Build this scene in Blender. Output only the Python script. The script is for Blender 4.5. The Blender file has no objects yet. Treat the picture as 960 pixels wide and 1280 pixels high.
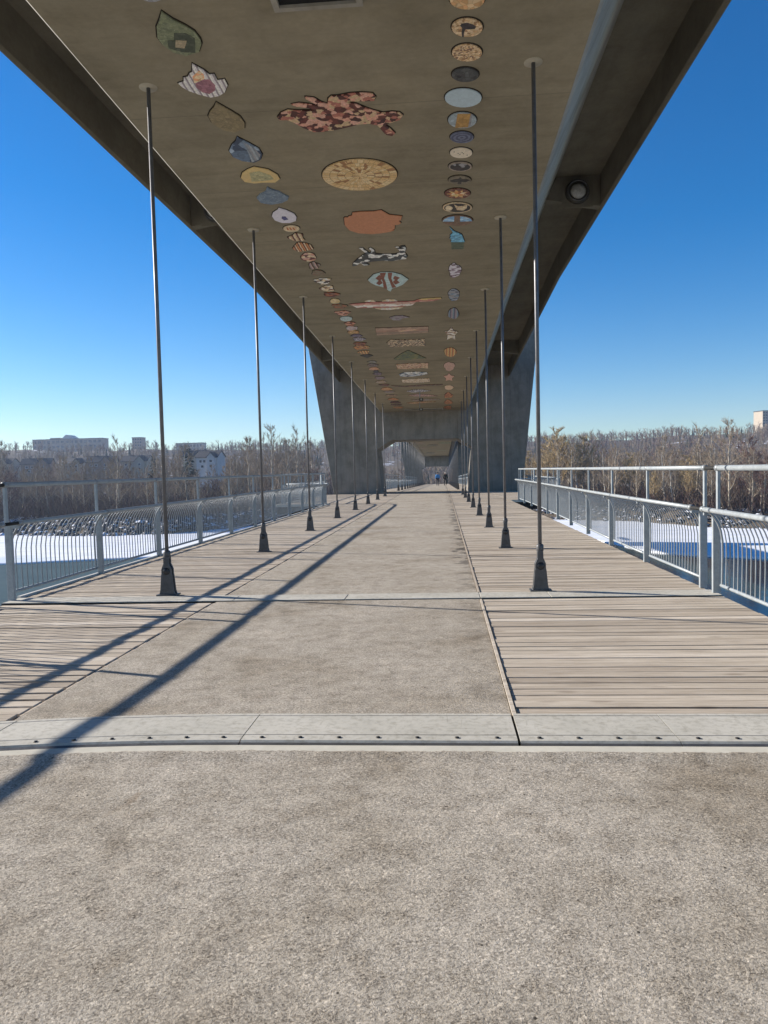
import bpy, bmesh, math, random
from mathutils import Vector, Matrix, Euler, noise

random.seed(7)
SC = bpy.context.scene
COL = SC.collection
R = math.radians
HAZE = 0.00022
PI = math.pi

# ------------------------------------------------------------------ camera numbers (metres; Y runs along the bridge, X across)
F_PX, CX, CY = 955.0, 480.0, 640.0
YAW, PITCH, ROLL = 0.07826, 0.0535, 0.02465
CAM = Vector((1.12738, 0.0, 1.45543))
_fw = Vector((-math.sin(YAW) * math.cos(PITCH), math.cos(YAW) * math.cos(PITCH), -math.sin(PITCH)))
_r0 = Vector((math.cos(YAW), math.sin(YAW), 0))
_u0 = _r0.cross(_fw)
CR = math.cos(ROLL) * _r0 - math.sin(ROLL) * _u0
CU = math.sin(ROLL) * _r0 + math.cos(ROLL) * _u0
TO_SUN = Vector((-0.953 * math.cos(R(22.6)), 0.303 * math.cos(R(22.6)), math.sin(R(22.6)))).normalized()

def soffit(y):                       # underside of the box girder
    if y < 53.4:
        return 6.226 - 0.0218 * y + 4e-5 * y * y
    return 5.45 - 0.0138 * (y - 53.4)

def deck(y):                         # walking surface: level, then falling gently past the pier
    return 0.0 if y < 53.4 else -0.0138 * (y - 53.4)

def on_soffit(px, py):               # where a sight line meets the soffit: used once to survey the mosaics
    d = _fw + CR * ((px - CX) / F_PX) - CU * ((py - CY) / F_PX)
    t = 5.0
    for _ in range(60):
        y = CAM.y + d.y * t
        t = .5 * t + .5 * (soffit(y) - CAM.z) / d.z
    return (CAM.x + d.x * t, CAM.y + d.y * t)

def at_depth(px, py, y):
    d = _fw + CR * ((px - CX) / F_PX) - CU * ((py - CY) / F_PX)
    return CAM + d * ((y - CAM.y) / d.y)

# ------------------------------------------------------------------ objects
def tag(o, label=None, cat=None, group=None, kind=None):
    if label: o['label'] = label
    if cat: o['category'] = cat
    if group: o['group'] = group
    if kind: o['kind'] = kind
    return o

def empty(name, loc=(0, 0, 0), rz=0.0):
    o = bpy.data.objects.new(name, None)
    o.empty_display_size = 0.2
    COL.objects.link(o)
    o.location = loc
    o.rotation_euler = (0, 0, rz)
    return o

def copy_tree(o, parent=None):
    c = o.copy()
    COL.objects.link(c)
    if parent: c.parent = parent
    for ch in list(o.children): copy_tree(ch, c)
    return c

class MB:
    def __init__(s): s.v, s.f, s.sm, s.mi = [], [], [], []
    def add(s, vs, fs, smooth=False, mat=0):
        b = len(s.v)
        s.v += [tuple(v) for v in vs]
        for f in fs:
            s.f.append(tuple(i + b for i in f)); s.sm.append(smooth); s.mi.append(mat)
    def box(s, x0, x1, y0, y1, z0, z1, mat=0):
        s.add([(x0, y0, z0), (x1, y0, z0), (x1, y1, z0), (x0, y1, z0), (x0, y0, z1), (x1, y0, z1), (x1, y1, z1), (x0, y1, z1)],
              [(0, 3, 2, 1), (4, 5, 6, 7), (0, 1, 5, 4), (1, 2, 6, 5), (2, 3, 7, 6), (3, 0, 4, 7)], mat=mat)
    def obox(s, c, ax, ay, az):      # oriented box, half-vectors
        c = Vector(c); ax = Vector(ax); ay = Vector(ay); az = Vector(az)
        vs = [c + i * ax + j * ay + k * az for k in (-1, 1) for j in (-1, 1) for i in (-1, 1)]
        s.add(vs, [(0, 2, 3, 1), (4, 5, 7, 6), (0, 1, 5, 4), (1, 3, 7, 5), (3, 2, 6, 7), (2, 0, 4, 6)])
    def tube(s, pts, rad, n=8, cap=True, smooth=True, mat=0):
        pts = [Vector(p) for p in pts]
        if not isinstance(rad, (list, tuple)): rad = [rad] * len(pts)
        vs, fs = [], []
        up = None
        for i, p in enumerate(pts):
            t = (pts[min(i + 1, len(pts) - 1)] - pts[max(i - 1, 0)]).normalized()
            if up is None:
                up = Vector((0, 0, 1)) if abs(t.z) < 0.9 else Vector((1, 0, 0))
            a = t.cross(up)
            a.normalize()
            b = a.cross(t).normalized()
            up = b
            for k in range(n):
                an = 2 * PI * k / n
                vs.append(p + rad[i] * (math.cos(an) * a + math.sin(an) * b))
        for i in range(len(pts) - 1):
            for k in range(n):
                k2 = (k + 1) % n
                fs.append((i * n + k, (i + 1) * n + k, (i + 1) * n + k2, i * n + k2))
        if cap:
            fs.append(tuple(range(n)))
            fs.append(tuple((len(pts) - 1) * n + k for k in reversed(range(n))))
        s.add(vs, fs, smooth, mat)
    def prism(s, poly, y0, y1):      # polygon in XZ extruded along Y
        n = len(poly)
        vs = [(x, y0, z) for x, z in poly] + [(x, y1, z) for x, z in poly]
        fs = [tuple(range(n)), tuple(reversed(range(n, 2 * n)))]
        for i in range(n):
            j = (i + 1) % n
            fs.append((i, i + n, j + n, j))
        s.add(vs, fs)
    def loft(s, rings, closed=True, smooth=False):
        n = len(rings[0]); vs = [v for r in rings for v in r]; fs = []
        for i in range(len(rings) - 1):
            for k in range(n if closed else n - 1):
                k2 = (k + 1) % n
                fs.append((i * n + k, (i + 1) * n + k, (i + 1) * n + k2, i * n + k2))
        if closed:
            fs.append(tuple(range(n))); fs.append(tuple((len(rings) - 1) * n + k for k in reversed(range(n))))
        s.add(vs, fs, smooth)
    def build(s, name, mats, parent=None, fix=True, bevel=0.0):
        me = bpy.data.meshes.new(name)
        me.from_pydata(s.v, [], s.f)
        if not isinstance(mats, (list, tuple)): mats = [mats]
        for m in mats: me.materials.append(m)
        me.polygons.foreach_set('use_smooth', s.sm)
        me.polygons.foreach_set('material_index', s.mi)
        me.update()
        if fix:
            bm = bmesh.new(); bm.from_mesh(me)
            bmesh.ops.recalc_face_normals(bm, faces=bm.faces)
            bm.to_mesh(me); bm.free()
        o = bpy.data.objects.new(name, me)
        COL.objects.link(o)
        if parent: o.parent = parent
        if bevel:
            b = o.modifiers.new('edge', 'BEVEL'); b.width = bevel; b.segments = 2; b.limit_method = 'ANGLE'; b.angle_limit = R(40)
        return o

# ------------------------------------------------------------------ materials
class NT:
    def __init__(s, name):
        s.m = bpy.data.materials.new(name); s.m.use_nodes = True
        s.t = s.m.node_tree; s.n = s.t.nodes; s.l = s.t.links
        s.bsdf = s.n['Principled BSDF']
    def node(s, typ, **kw):
        n = s.n.new(typ)
        for k, v in kw.items():
            if k in n.inputs: n.inputs[k].default_value = v
            else: setattr(n, k, v)
        return n
    def link(s, a, b): s.l.new(a, b)
    def coord(s, scale=(1, 1, 1), out='Object', rot=(0, 0, 0)):
        tc = s.node('ShaderNodeTexCoord'); mp = s.node('ShaderNodeMapping')
        mp.inputs['Scale'].default_value = scale; mp.inputs['Rotation'].default_value = rot
        s.link(tc.outputs[out], mp.inputs['Vector']); return mp.outputs['Vector']
    def noise(s, vec, scale, detail=4, rough=0.55, dist=0.0):
        n = s.node('ShaderNodeTexNoise'); n.inputs['Scale'].default_value = scale
        n.inputs['Detail'].default_value = detail; n.inputs['Roughness'].default_value = rough
        n.inputs['Distortion'].default_value = dist
        s.link(vec, n.inputs['Vector']); return n.outputs['Fac']
    def ramp(s, fac, stops, interp='LINEAR'):
        n = s.node('ShaderNodeValToRGB'); cr = n.color_ramp; cr.interpolation = interp
        while len(cr.elements) < len(stops): cr.elements.new(0.5)
        for e, (p, c) in zip(cr.elements, stops):
            e.position = p; e.color = (*c, 1) if len(c) == 3 else c
        s.link(fac, n.inputs['Fac']); return n.outputs['Color']
    def mix(s, fac, a, b, mode='MIX'):
        n = s.node('ShaderNodeMix', data_type='RGBA', blend_type=mode)
        for src, idx in ((fac, 0), (a, 6), (b, 7)):
            if hasattr(src, 'is_output'): s.link(src, n.inputs[idx])
            elif idx == 0: n.inputs[0].default_value = src
            else: n.inputs[idx].default_value = (*src, 1)
        return n.outputs[2]
    def math(s, op, a, b=0.0, clamp=False):
        n = s.node('ShaderNodeMath', operation=op); n.use_clamp = clamp
        for i, v in enumerate((a, b)):
            if hasattr(v, 'is_output'): s.link(v, n.inputs[i])
            else: n.inputs[i].default_value = v
        return n.outputs[0]
    def bump(s, h, strength, dist=0.01, normal=None):
        n = s.node('ShaderNodeBump'); n.inputs['Strength'].default_value = strength; n.inputs['Distance'].default_value = dist
        s.link(h, n.inputs['Height'])
        if normal: s.link(normal, n.inputs['Normal'])
        return n.outputs['Normal']
    def out(s, color=None, rough=0.7, metal=0.0, normal=None, spec=0.3):
        b = s.bsdf
        if color is not None:
            if hasattr(color, 'is_output'): s.link(color, b.inputs['Base Color'])
            else: b.inputs['Base Color'].default_value = (*color, 1)
        if hasattr(rough, 'is_output'): s.link(rough, b.inputs['Roughness'])
        else: b.inputs['Roughness'].default_value = rough
        b.inputs['Metallic'].default_value = metal
        b.inputs['Specular IOR Level'].default_value = spec
        if normal: s.link(normal, b.inputs['Normal'])
        return s.m

def xyz(m, axis):
    tc = m.node('ShaderNodeTexCoord'); sp = m.node('ShaderNodeSeparateXYZ')
    m.link(tc.outputs['Object'], sp.inputs[0]); return sp.outputs[axis]

def mat_asphalt(name, tint, edge_dirt):
    m = NT(name); v = m.coord(); vs = m.coord((1.0, 1.5, 1), rot=(0, 0, 0.5))
    n1 = m.noise(v, 1.0, 6, 0.6); n2 = m.noise(v, 6.5, 5, 0.65); g1 = m.noise(v, 150, 3, 0.6); g2 = m.noise(vs, 82, 4, 0.7, 0.6); g3 = m.noise(v, 260, 2, 0.6)
    vo = m.node('ShaderNodeTexVoronoi', feature='F1'); vo.inputs['Scale'].default_value = 120; m.link(v, vo.inputs['Vector'])
    sep = m.node('ShaderNodeSeparateColor'); m.link(vo.outputs['Color'], sep.inputs[0])
    c = m.ramp(sep.outputs[0], [(0.0, [t * 0.66 for t in tint]), (0.5, tint), (0.93, [t * 1.16 for t in tint]), (1.0, [min(.8, t * 1.5) for t in tint])])
    c = m.mix(0.8, c, m.ramp(g1, [(0.34, (0.50, 0.47, 0.43)), (0.47, (1, 1, 1)), (0.7, (1.12, 1.12, 1.12))]), 'MULTIPLY')
    patch = m.ramp(n2, [(0.40, (0.05, 0.05, 0.05)), (0.66, (1, 1, 1))])            # pitted areas and smoother worn areas
    pit = m.ramp(g2, [(0.37, (0.22, 0.20, 0.18)), (0.47, (1, 1, 1))])
    c = m.mix(patch, c, m.mix(1.0, c, pit, 'MULTIPLY'))
    c = m.mix(1.0, c, m.ramp(n1, [(0.3, (0.70, 0.66, 0.60)), (0.45, (0.95, .94, .92)), (0.58, (1.04, 1.04, 1.04)), (0.72, (1.16, 1.15, 1.14))]), 'MULTIPLY')
    c = m.mix(0.8, c, m.ramp(n2, [(0.3, (1.12, 1.11, 1.1)), (0.5, (1, 1, 1)), (0.72, (0.78, 0.75, 0.71))]), 'MULTIPLY')
    sp = m.node('ShaderNodeTexVoronoi', feature='F1'); sp.inputs['Scale'].default_value = 8.5; m.link(m.coord((1, .8, 1), rot=(0, 0, .4)), sp.inputs['Vector'])
    c = m.mix(m.ramp(sp.outputs['Distance'], [(0.035, (.9, .9, .9)), (0.05, (0, 0, 0))]), c, (0.03, 0.025, 0.02))   # scattered grit
    n5 = m.noise(m.coord((1.0, 0.45, 1)), 2.2, 5, 0.6, 1.5)
    c = m.mix(m.ramp(n5, [(0.67, (0, 0, 0)), (0.73, (0.34, 0.34, 0.34))]), c, (0.22, 0.15, 0.085))                  # rusty marks
    n6 = m.noise(m.coord((0.8, 1.7, 1)), 2.9, 6, 0.75)
    c = m.mix(m.ramp(n6, [(0.68, (0, 0, 0)), (0.76, (0.30, 0.30, 0.30))]), c, (0.44, 0.48, 0.50))                   # chalky worn spots
    if edge_dirt:
        x = xyz(m, 0)
        e = m.ramp(m.math('ADD', m.math('MULTIPLY', m.math('SUBTRACT', x, 1.26), 2.6), m.math('MULTIPLY', m.math('SUBTRACT', m.noise(v, 2.6, 4, 0.65), 0.52), 4.5)), [(0.35, (0, 0, 0)), (0.62, (0.8, 0.8, 0.8))])
        e = m.math('MULTIPLY', e, m.ramp(m.math('MULTIPLY', xyz(m, 1), .02), [(.18, (.25, .25, .25)), (.26, (1, 1, 1))]))
        c = m.mix(e, c, (0.055, 0.045, 0.04))
    h = m.math('ADD', m.math('MULTIPLY', g1, .7), m.math('MULTIPLY', g2, 1.2)); h = m.math('ADD', h, m.math('MULTIPLY', g3, .25))
    nb = m.bump(h, 0.55, 0.009)
    nb = m.bump(n2, 0.30, 0.02, nb); nb = m.bump(n1, 0.3, 0.03, nb)
    return m.out(c, 0.92, 0, nb, 0.2)

def mat_concrete(name, tint, streak=(0.5, 6, 0.5), strength=1.0, seam=None):
    m = NT(name); v = m.coord()
    n1 = m.noise(v, 0.55, 6, 0.6); n2 = m.noise(m.coord(streak), 1.3, 6, 0.65); n3 = m.noise(v, 14, 5, 0.65); n4 = m.noise(v, 2.1, 5, 0.6, 0.6)
    c = m.mix(0.9 * strength, tint, m.ramp(n1, [(0.25, (0.60, 0.58, 0.54)), (0.5, (1, 1, 1)), (0.75, (1.25, 1.20, 1.14))]), 'MULTIPLY')
    c = m.mix(0.75 * strength, c, m.ramp(n2, [(0.3, (0.66, 0.64, 0.58)), (0.52, (1, 1, 1)), (0.78, (1.2, 1.18, 1.12))]), 'MULTIPLY')
    c = m.mix(0.6 * strength, c, m.ramp(n4, [(0.3, (0.72, 0.71, 0.68)), (0.6, (1.08, 1.07, 1.05))]), 'MULTIPLY')
    c = m.mix(0.5, c, m.ramp(n3, [(0.3, (0.82, 0.82, 0.8)), (0.7, (1.08, 1.08, 1.08))]), 'MULTIPLY')
    if seam:                          # formwork joints
        axis, period, wdt = seam
        t = m.math('ABSOLUTE', m.math('SUBTRACT', m.math('FRACT', m.math('DIVIDE', xyz(m, axis), period)), 0.5))
        c = m.mix(m.ramp(t, [(0.0, (0.55, 0.55, 0.55)), (wdt / period, (0, 0, 0))]), c, [q * 0.45 for q in tint])
    nb = m.bump(n3, 0.12, 0.01)
    return m.out(c, 0.85, 0, nb, 0.2)

def mat_wood(name):
    m = NT(name); v = m.coord((1.6, 34, 10)); v2 = m.coord((0.7, 90, 20))
    g = m.node('ShaderNodeNewGeometry')
    off = m.node('ShaderNodeVectorMath', operation='ADD')
    cmb = m.node('ShaderNodeCombineXYZ'); m.link(m.math('MULTIPLY', g.outputs['Random Per Island'], 37.0), cmb.inputs[0])
    m.link(v, off.inputs[0]); m.link(cmb.outputs[0], off.inputs[1])
    n1 = m.noise(off.outputs[0], 1.6, 6, 0.65, 0.4); n2 = m.noise(v2, 1.0, 5, 0.7); n3 = m.noise(m.coord((1, 3, 1)), 1.4, 4, 0.6)
    c = m.ramp(g.outputs['Random Per Island'], [(0, (0.36, 0.308, 0.25)), (0.2, (0.46, 0.402, 0.333)), (0.6, (0.52, 0.46, 0.383)), (0.9, (0.57, 0.51, 0.43)), (1, (0.64, 0.58, 0.50))])
    c = m.mix(0.62, c, m.ramp(n1, [(0.3, (0.55, 0.50, 0.45)), (0.5, (1, 0.99, 0.97)), (0.75, (1.2, 1.2, 1.2))]), 'MULTIPLY')
    sp_ = m.noise(m.coord((2.2, 150, 30)), 1.0, 4, .75)
    c = m.mix(0.7, c, m.ramp(sp_, [(0.33, (0.38, 0.33, 0.28)), (0.43, (1, 1, 1)), (.68, (1.1, 1.1, 1.1))]), 'MULTIPLY')
    c = m.mix(0.75, c, m.ramp(n2, [(0.35, (0.5, 0.45, 0.40)), (0.52, (1, 1, 1))]), 'MULTIPLY')
    kn = m.node('ShaderNodeTexVoronoi', feature='F1'); kn.inputs['Scale'].default_value = 1.0; m.link(m.coord((1.6, 5, 1)), kn.inputs['Vector'])
    c = m.mix(m.ramp(kn.outputs['Distance'], [(.06, (.5, .5, .5)), (.16, (0, 0, 0))]), c, (.16, .12, .09))
    c = m.mix(0.6, c, m.ramp(n3, [(0.3, (0.72, 0.69, 0.66)), (0.6, (1.05, 1.05, 1.05))]), 'MULTIPLY')
    nb = m.bump(n2, 0.5, 0.004); nb = m.bump(n1, 0.4, 0.006, nb)
    return m.out(c, 0.85, 0, nb, 0.2)

def mat_metal(name, tint, rough=0.5, metal=0.6, var=0.3, scale=6):
    m = NT(name); v = m.coord()
    n = m.noise(v, scale, 5, 0.65); n2 = m.noise(v, scale * 7, 3, 0.6)
    c = m.mix(1, tint, m.ramp(n, [(0.3, (1 - var, 1 - var, 1 - var)), (0.7, (1 + var * 0.5,) * 3)]), 'MULTIPLY')
    c = m.mix(0.6, c, m.ramp(n2, [(0.35, (0.8, 0.79, 0.78)), (0.6, (1.04, 1.04, 1.04))]), 'MULTIPLY')
    r = m.math('ADD', rough - 0.1, m.math('MULTIPLY', n2, 0.2))
    return m.out(c, r, metal, m.bump(n2, 0.06, 0.004), 0.4)

def mat_plain(name, tint, rough=0.8, var=0.15, scale=5, metal=0.0):
    m = NT(name); v = m.coord(); n = m.noise(v, scale, 4, 0.6)
    c = m.mix(1, tint, m.ramp(n, [(0.3, (1 - var,) * 3), (0.7, (1 + var,) * 3)]), 'MULTIPLY')
    return m.out(c, rough, metal, None, 0.25)

M = {}
M['asphalt'] = mat_asphalt('exposed_aggregate_asphalt', (0.415, 0.372, 0.312), True)
M['approach'] = mat_asphalt('coarse_pale_asphalt', (0.43, 0.388, 0.328), False)
M['soffit'] = mat_concrete('stained_soffit_concrete', (0.305, 0.268, 0.195), (0.35, 2.4, 1), 0.62, (1, 2.5, 0.012))
M['concrete'] = mat_concrete('grey_pier_concrete', (0.25, 0.235, 0.215), (2.0, 2.0, 0.5), 0.9, (0, 1.22, 0.02))
def mat_plate():
    m = NT('scuffed_joint_plate'); v = m.coord(); n1 = m.noise(v, 1.7, 5, .6); n2 = m.noise(v, 26, 4, .65)
    sc = m.noise(m.coord((2.2, 30, 4), rot=(0, 0, .5)), 1.6, 4, .7); sc2 = m.noise(m.coord((26, 2, 4), rot=(0, 0, .35)), 1.4, 4, .7)
    c = m.ramp(n1, [(.3, (.40, .385, .335)), (.5, (.475, .455, .40)), (.72, (.53, .51, .455))])
    c = m.mix(.55, c, m.ramp(n2, [(.34, (.62, .60, .56)), (.5, (1, 1, 1)), (.7, (1.08, 1.08, 1.08))]), 'MULTIPLY')
    c = m.mix(.7, c, m.ramp(sc, [(.30, (.55, .53, .5)), (.40, (1, 1, 1)), (.68, (1, 1, 1)), (.76, (1.25, 1.25, 1.25))]), 'MULTIPLY')
    c = m.mix(.5, c, m.ramp(sc2, [(.30, (.6, .58, .55)), (.38, (1, 1, 1))]), 'MULTIPLY')
    return m.out(c, .75, 0, m.bump(n2, .15, .003), .3)
M['plate'] = mat_plate()
M['nosing'] = mat_concrete('pale_concrete_nosing', (0.56, 0.535, 0.465), (1, 1, 1), 0.4)
M['wood'] = mat_wood('weathered_planks')
M['dark'] = mat_plain('dark_void', (0.015, 0.015, 0.016))
M['galv'] = mat_metal('galvanised_steel', (0.34, 0.375, 0.40), 0.5, 0.25, 0.2, 9)
M['galv_bar'] = mat_metal('galvanised_bar', (0.28, 0.305, 0.325), 0.45, 0.35, 0.14, 12)
M['rod'] = mat_metal('bridge_rod_steel', (0.17, 0.172, 0.185), 0.48, 0.4, 0.25, 7)
M['clevis'] = mat_metal('grey_clevis_steel', (0.115, 0.115, 0.118), 0.5, 0.4, 0.35, 10)
M['clevis_dark'] = mat_metal('dark_pin_steel', (0.05, 0.05, 0.052), 0.4, 0.5, 0.2, 12)
M['disc'] = mat_plain('pale_anchor_plate', (0.42, 0.38, 0.30), 0.7)
M['rubber'] = mat_plain('black_seal', (0.02, 0.02, 0.02), 0.7)
M['bolt'] = mat_plain('dark_bolt', (0.06, 0.055, 0.05), 0.5, 0.2, 20, 0.5)
M['edge_board'] = mat_plain('pale_edge_board', (0.55, 0.53, 0.49), 0.7, 0.12, 3)
M['steel_edge'] = mat_metal('blue_grey_fascia', (0.15, 0.19, 0.22), 0.5, 0.2, 0.2, 2)

# ------------------------------------------------------------------ the setting: deck, paths
YF = 152.0
def zone_half(y):
    if y < 34.8: return 4.10, 4.16
    if y < 49.3: return 6.55, 6.55
    if y < 53.5: return 2.66, 2.66
    return 4.10, 4.10

def curve_back(x):                   # the abutment joint bows a little towards the bank on the left
    return -0.062 * min(x, 0.0) ** 2 if x > -2.2 else -0.30 - 0.02 * (-2.2 - x)

def strip(mb, x0, x1, ya, yb, z0, z1, n=24):
    rings = []
    for i in range(n + 1):
        x = x0 + (x1 - x0) * i / n; c = curve_back(x)
        rings.append([(x, ya + c, z0), (x, yb + c, z0), (x, yb + c, z1), (x, ya + c, z1)])
    mb.loft(rings)

mb = MB(); strip(mb, -5.4, 5.4, -9.0, 3.845, -0.30, -0.004, 40); tag(mb.build('approach_path', M['approach']), kind='structure')
mb = MB()
ys = [4.47, 8.53]
n = 20
rings = []
for i in range(n + 1):
    x = -1.5 + 3.0 * i / n
    rings.append([(x, 4.47 + curve_back(x) - 0.02, -0.06), (x, 8.56, -0.06), (x, 8.56, 0.0), (x, 4.47 + curve_back(x) - 0.02, 0.0)])
mb.loft(rings)
y = 8.94
while y < YF:
    y1 = min(YF, (14.02 if y < 9 else y + 5.0))
    if y < 53.4 < y1: y1 = 53.30
    elif 53.2 < y < 53.4: pass
    mb.add([(-1.5, y, deck(y)), (1.5, y, deck(y)), (1.5, y1 - 0.014, deck(y1)), (-1.5, y1 - 0.014, deck(y1)),
            (-1.5, y, deck(y) - .06), (1.5, y, deck(y) - .06), (1.5, y1 - 0.014, deck(y1) - .06), (-1.5, y1 - 0.014, deck(y1) - .06)],
           [(0, 1, 2, 3), (4, 7, 6, 5), (0, 4, 5, 1), (1, 5, 6, 2), (2, 6, 7, 3), (3, 7, 4, 0)])
    y = y1 if abs(y1 - 53.30) > 0.01 else 53.62
tag(mb.build('asphalt_path', M['asphalt']), kind='structure')

for side in (-1, 1):
    mb = MB()
    y = 4.50
    rr = random.Random(3 + side)
    while y < YF:
        w = 0.134 + rr.uniform(-0.009, 0.007)
        if 8.42 < y < 8.95: y = 8.95 if y > 8.45 else y
        if 53.18 < y < 53.62: y = 53.64
        hl, hr = zone_half(y)
        outer = (hl if side < 0 else hr) - 0.012
        dz = rr.uniform(-0.0045, 0.0025) + deck(y)
        tz = rr.uniform(-0.002, 0.002)
        x0, x1 = (-outer, -1.535) if side < 0 else (1.535, outer)
        c0 = curve_back(x0) * max(0, 1 - (y - 4.5) / 1.2) if y < 5.7 else 0
        c1 = curve_back(x1) * max(0, 1 - (y - 4.5) / 1.2) if y < 5.7 else 0
        g = 0.0095 + rr.uniform(-.001, .003) + (0.006 if rr.random() < 0.15 else 0)
        wv = rr.uniform(-0.003, 0.003)
        cuts = [x0, x1]
        if x1 - x0 > 4: cuts = [x0, (-4.0 if side < 0 else x0 + 2.5), x1]
        for a, b in zip(cuts[:-1], cuts[1:]):
            mb.add([(a, y + c0, dz - .045), (b - .004, y + c1 + wv, dz - .045), (b - .004, y + w - g + c1 + wv, dz - .045), (a, y + w - g + c0, dz - .045),
                    (a, y + c0, dz + tz), (b - .004, y + c1 + wv, dz - tz), (b - .004, y + w - g + c1 + wv, dz - tz), (a, y + w - g + c0, dz + tz)],
                   [(0, 3, 2, 1), (4, 5, 6, 7), (0, 1, 5, 4), (1, 2, 6, 5), (2, 3, 7, 6), (3, 0, 4, 7)])
        y += w
    tag(mb.build('boardwalk', M['wood'], bevel=0.004), kind='structure')

# near-black slab added under the planks, its colour gives the gaps their shade
mb = MB()
for a, b in ((3.9, 8.5), (8.5, 34.8), (34.8, 49.3), (49.3, 53.1)):
    hl, hr = zone_half((a + b) / 2)
    mb.box(-hl, hr, a + 0.002, b, -0.42, -0.075)
hl = 4.1
mb.add([(-hl, 53.6, -.1), (hl, 53.6, -.1), (hl, YF, deck(YF) - .1), (-hl, YF, deck(YF) - .1),
        (-hl, 53.6, -.5), (hl, 53.6, -.5), (hl, YF, deck(YF) - .5), (-hl, YF, deck(YF) - .5)],
       [(0, 1, 2, 3), (4, 7, 6, 5), (0, 4, 5, 1), (1, 5, 6, 2), (2, 6, 7, 3), (3, 7, 4, 0)])
tag(mb.build('gap_shade_slab', M['dark']), kind='structure')
mb = MB()
for s in (-1, 1):
    for ya, yb in ((4.45, 8.50), (8.98, 53.25), (53.66, YF)):
        mb.obox((s * 1.5175, (ya + yb) / 2, (deck(ya) + deck(yb)) / 2 - 0.02), (0.012, 0, 0), (0, (yb - ya) / 2, (deck(yb) - deck(ya)) / 2), (0, 0, 0.028 if s > 0 else 0.012))
tag(mb.build('path_edging', M['wood']), kind='structure')
mb = MB()
for s in (-1, 1):
    for ya, yb in ((4.5, 8.5), (8.98, 34.75)):
        if s > 0: continue
        e = 4.10
        mb.obox((s * (e + 0.02), (ya + yb) / 2, -0.03), (0.022, 0, 0), (0, (yb - ya) / 2, 0), (0, 0, 0.055))
    mb.obox((s * 6.58, 42, -0.03), (0.035, 0, 0), (0, 7.2, 0), (0, 0, 0.055))
    mb.obox((s * 5.36, 34.76, -0.03), (1.2, 0, 0), (0, 0.035, 0), (0, 0, 0.055))
    mb.obox((s * 4.13, 102.5, -0.68), (0.035, 0, 0), (0, 48.7, -0.0138 * 48.7), (0, 0, 0.055))
tag(mb.build('deck_edge', M['edge_board']), kind='structure')
mb = MB()
for s in (-1, 1):
    e = (4.10 if s < 0 else 4.16)
    mb.obox((s * (e - 0.03), 19.6, -0.235), (0.04, 0, 0), (0, 15.1, 0), (0, 0, 0.14))
tag(mb.build('deck_fascia', M['steel_edge']), kind='structure')

mb = MB(); rr = random.Random(8); rings = []
for i in range(541):
    x = -5.4 + 10.8 * i / 540; c = curve_back(x); e = 3.872 + rr.uniform(-.007, .007) + .010 * noise.noise((x * 3.1, 0, 0)) + .006 * noise.noise((x * 13, 2, 0))
    rings.append([(x, 3.74 + c, -.012), (x, e + c, -.012), (x, e + c, .0075), (x, e - .02 + c, .0105), (x, 3.80 + c, .004), (x, 3.74 + c, -.0055)])
mb.loft(rings); tag(mb.build('approach_path_lip', M['approach']), kind='structure')

# abutment joint: cover plates, seal, concrete nosing
mb = MB(); strip(mb, -5.4, 5.4, 3.862, 3.962, -0.2, 0.006, 40)
tag(mb.build('joint_nosing', M['nosing'], bevel=0.006), kind='structure')
mb = MB(); strip(mb, -5.4, 5.4, 3.962, 4.02, -0.2, -0.02, 40)
tag(mb.build('joint_gap', M['rubber']), kind='structure')
PLATES = [(-4.1, -2.9, ''), (-2.895, -1.46, ''), (-1.45, -0.006, 'long pale steel joint plate on the left half of the path'),
          (0.0, 1.493, 'steel joint plate with a wide black gap at its right end'), (1.508, 2.33, 'short steel joint plate just right of the black gap'),
          (2.334, 4.13, 'scuffed steel joint plate nearest the right railing')]
PLATES[0] = (-4.1, -2.9, 'steel joint plate at the foot of the left railing')
PLATES[1] = (-2.895, -1.46, 'steel joint plate in front of the left boardwalk')
for x0, x1, lab in PLATES:
    t = empty('joint_plate', ((x0 + x1) / 2, 4.0, 0)); tag(t, lab, 'steel plate', 'cover plates across the bridge joint')
    ox = (x0 + x1) / 2
    mb = MB(); rings = []
    for i in range(13):
        x = x0 + (x1 - x0) * i / 12; c = curve_back(x)
        rings.append([(x - ox, 0.0 + c, -0.022), (x - ox, 0.475 + c, -0.022), (x - ox, 0.475 + c, 0.010), (x - ox, 0.09 + c, 0.014), (x - ox, 0.012 + c, 0.014), (x - ox, 0.0 + c, 0.004)])
    mb.loft(rings); pl = mb.build('plate', M['plate'], t)
    mb = MB()
    for yy in (.094, .43):
        rings = []
        for i in range(13):
            x = x0 + (x1 - x0) * i / 12; c = curve_back(x)
            zz = .0145 if yy < .2 else .0112
            rings.append([(x - ox, yy + c, zz - .004), (x - ox, yy + .006 + c, zz - .004), (x - ox, yy + .006 + c, zz), (x - ox, yy + c, zz)])
        mb.loft(rings)
    mb.build('weld_seam', M['clevis'], pl)
    nb = max(3, int((x1 - x0) / 0.19))
    for i in range(nb):
        mb = MB()
        x = x0 + (x1 - x0) * (i + 0.5) / nb
        mb.tube([(x - ox, 0.052 + curve_back(x), 0.0135), (x - ox, 0.052 + curve_back(x), 0.019)], 0.012, 8)
        mb.build('bolt', M['bolt'], t)
    mb = MB(); rings = []
    for i in range(13):
        x = x0 + (x1 - x0) * i / 12; c = curve_back(x)
        rings.append([(x - ox, -0.024 + c, -0.05), (x - ox, -0.003 + c, -0.05), (x - ox, -0.003 + c, 0.005), (x - ox, -0.024 + c, 0.0)])
    mb.loft(rings); mb.build('front_angle', M['clevis'], t)
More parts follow.
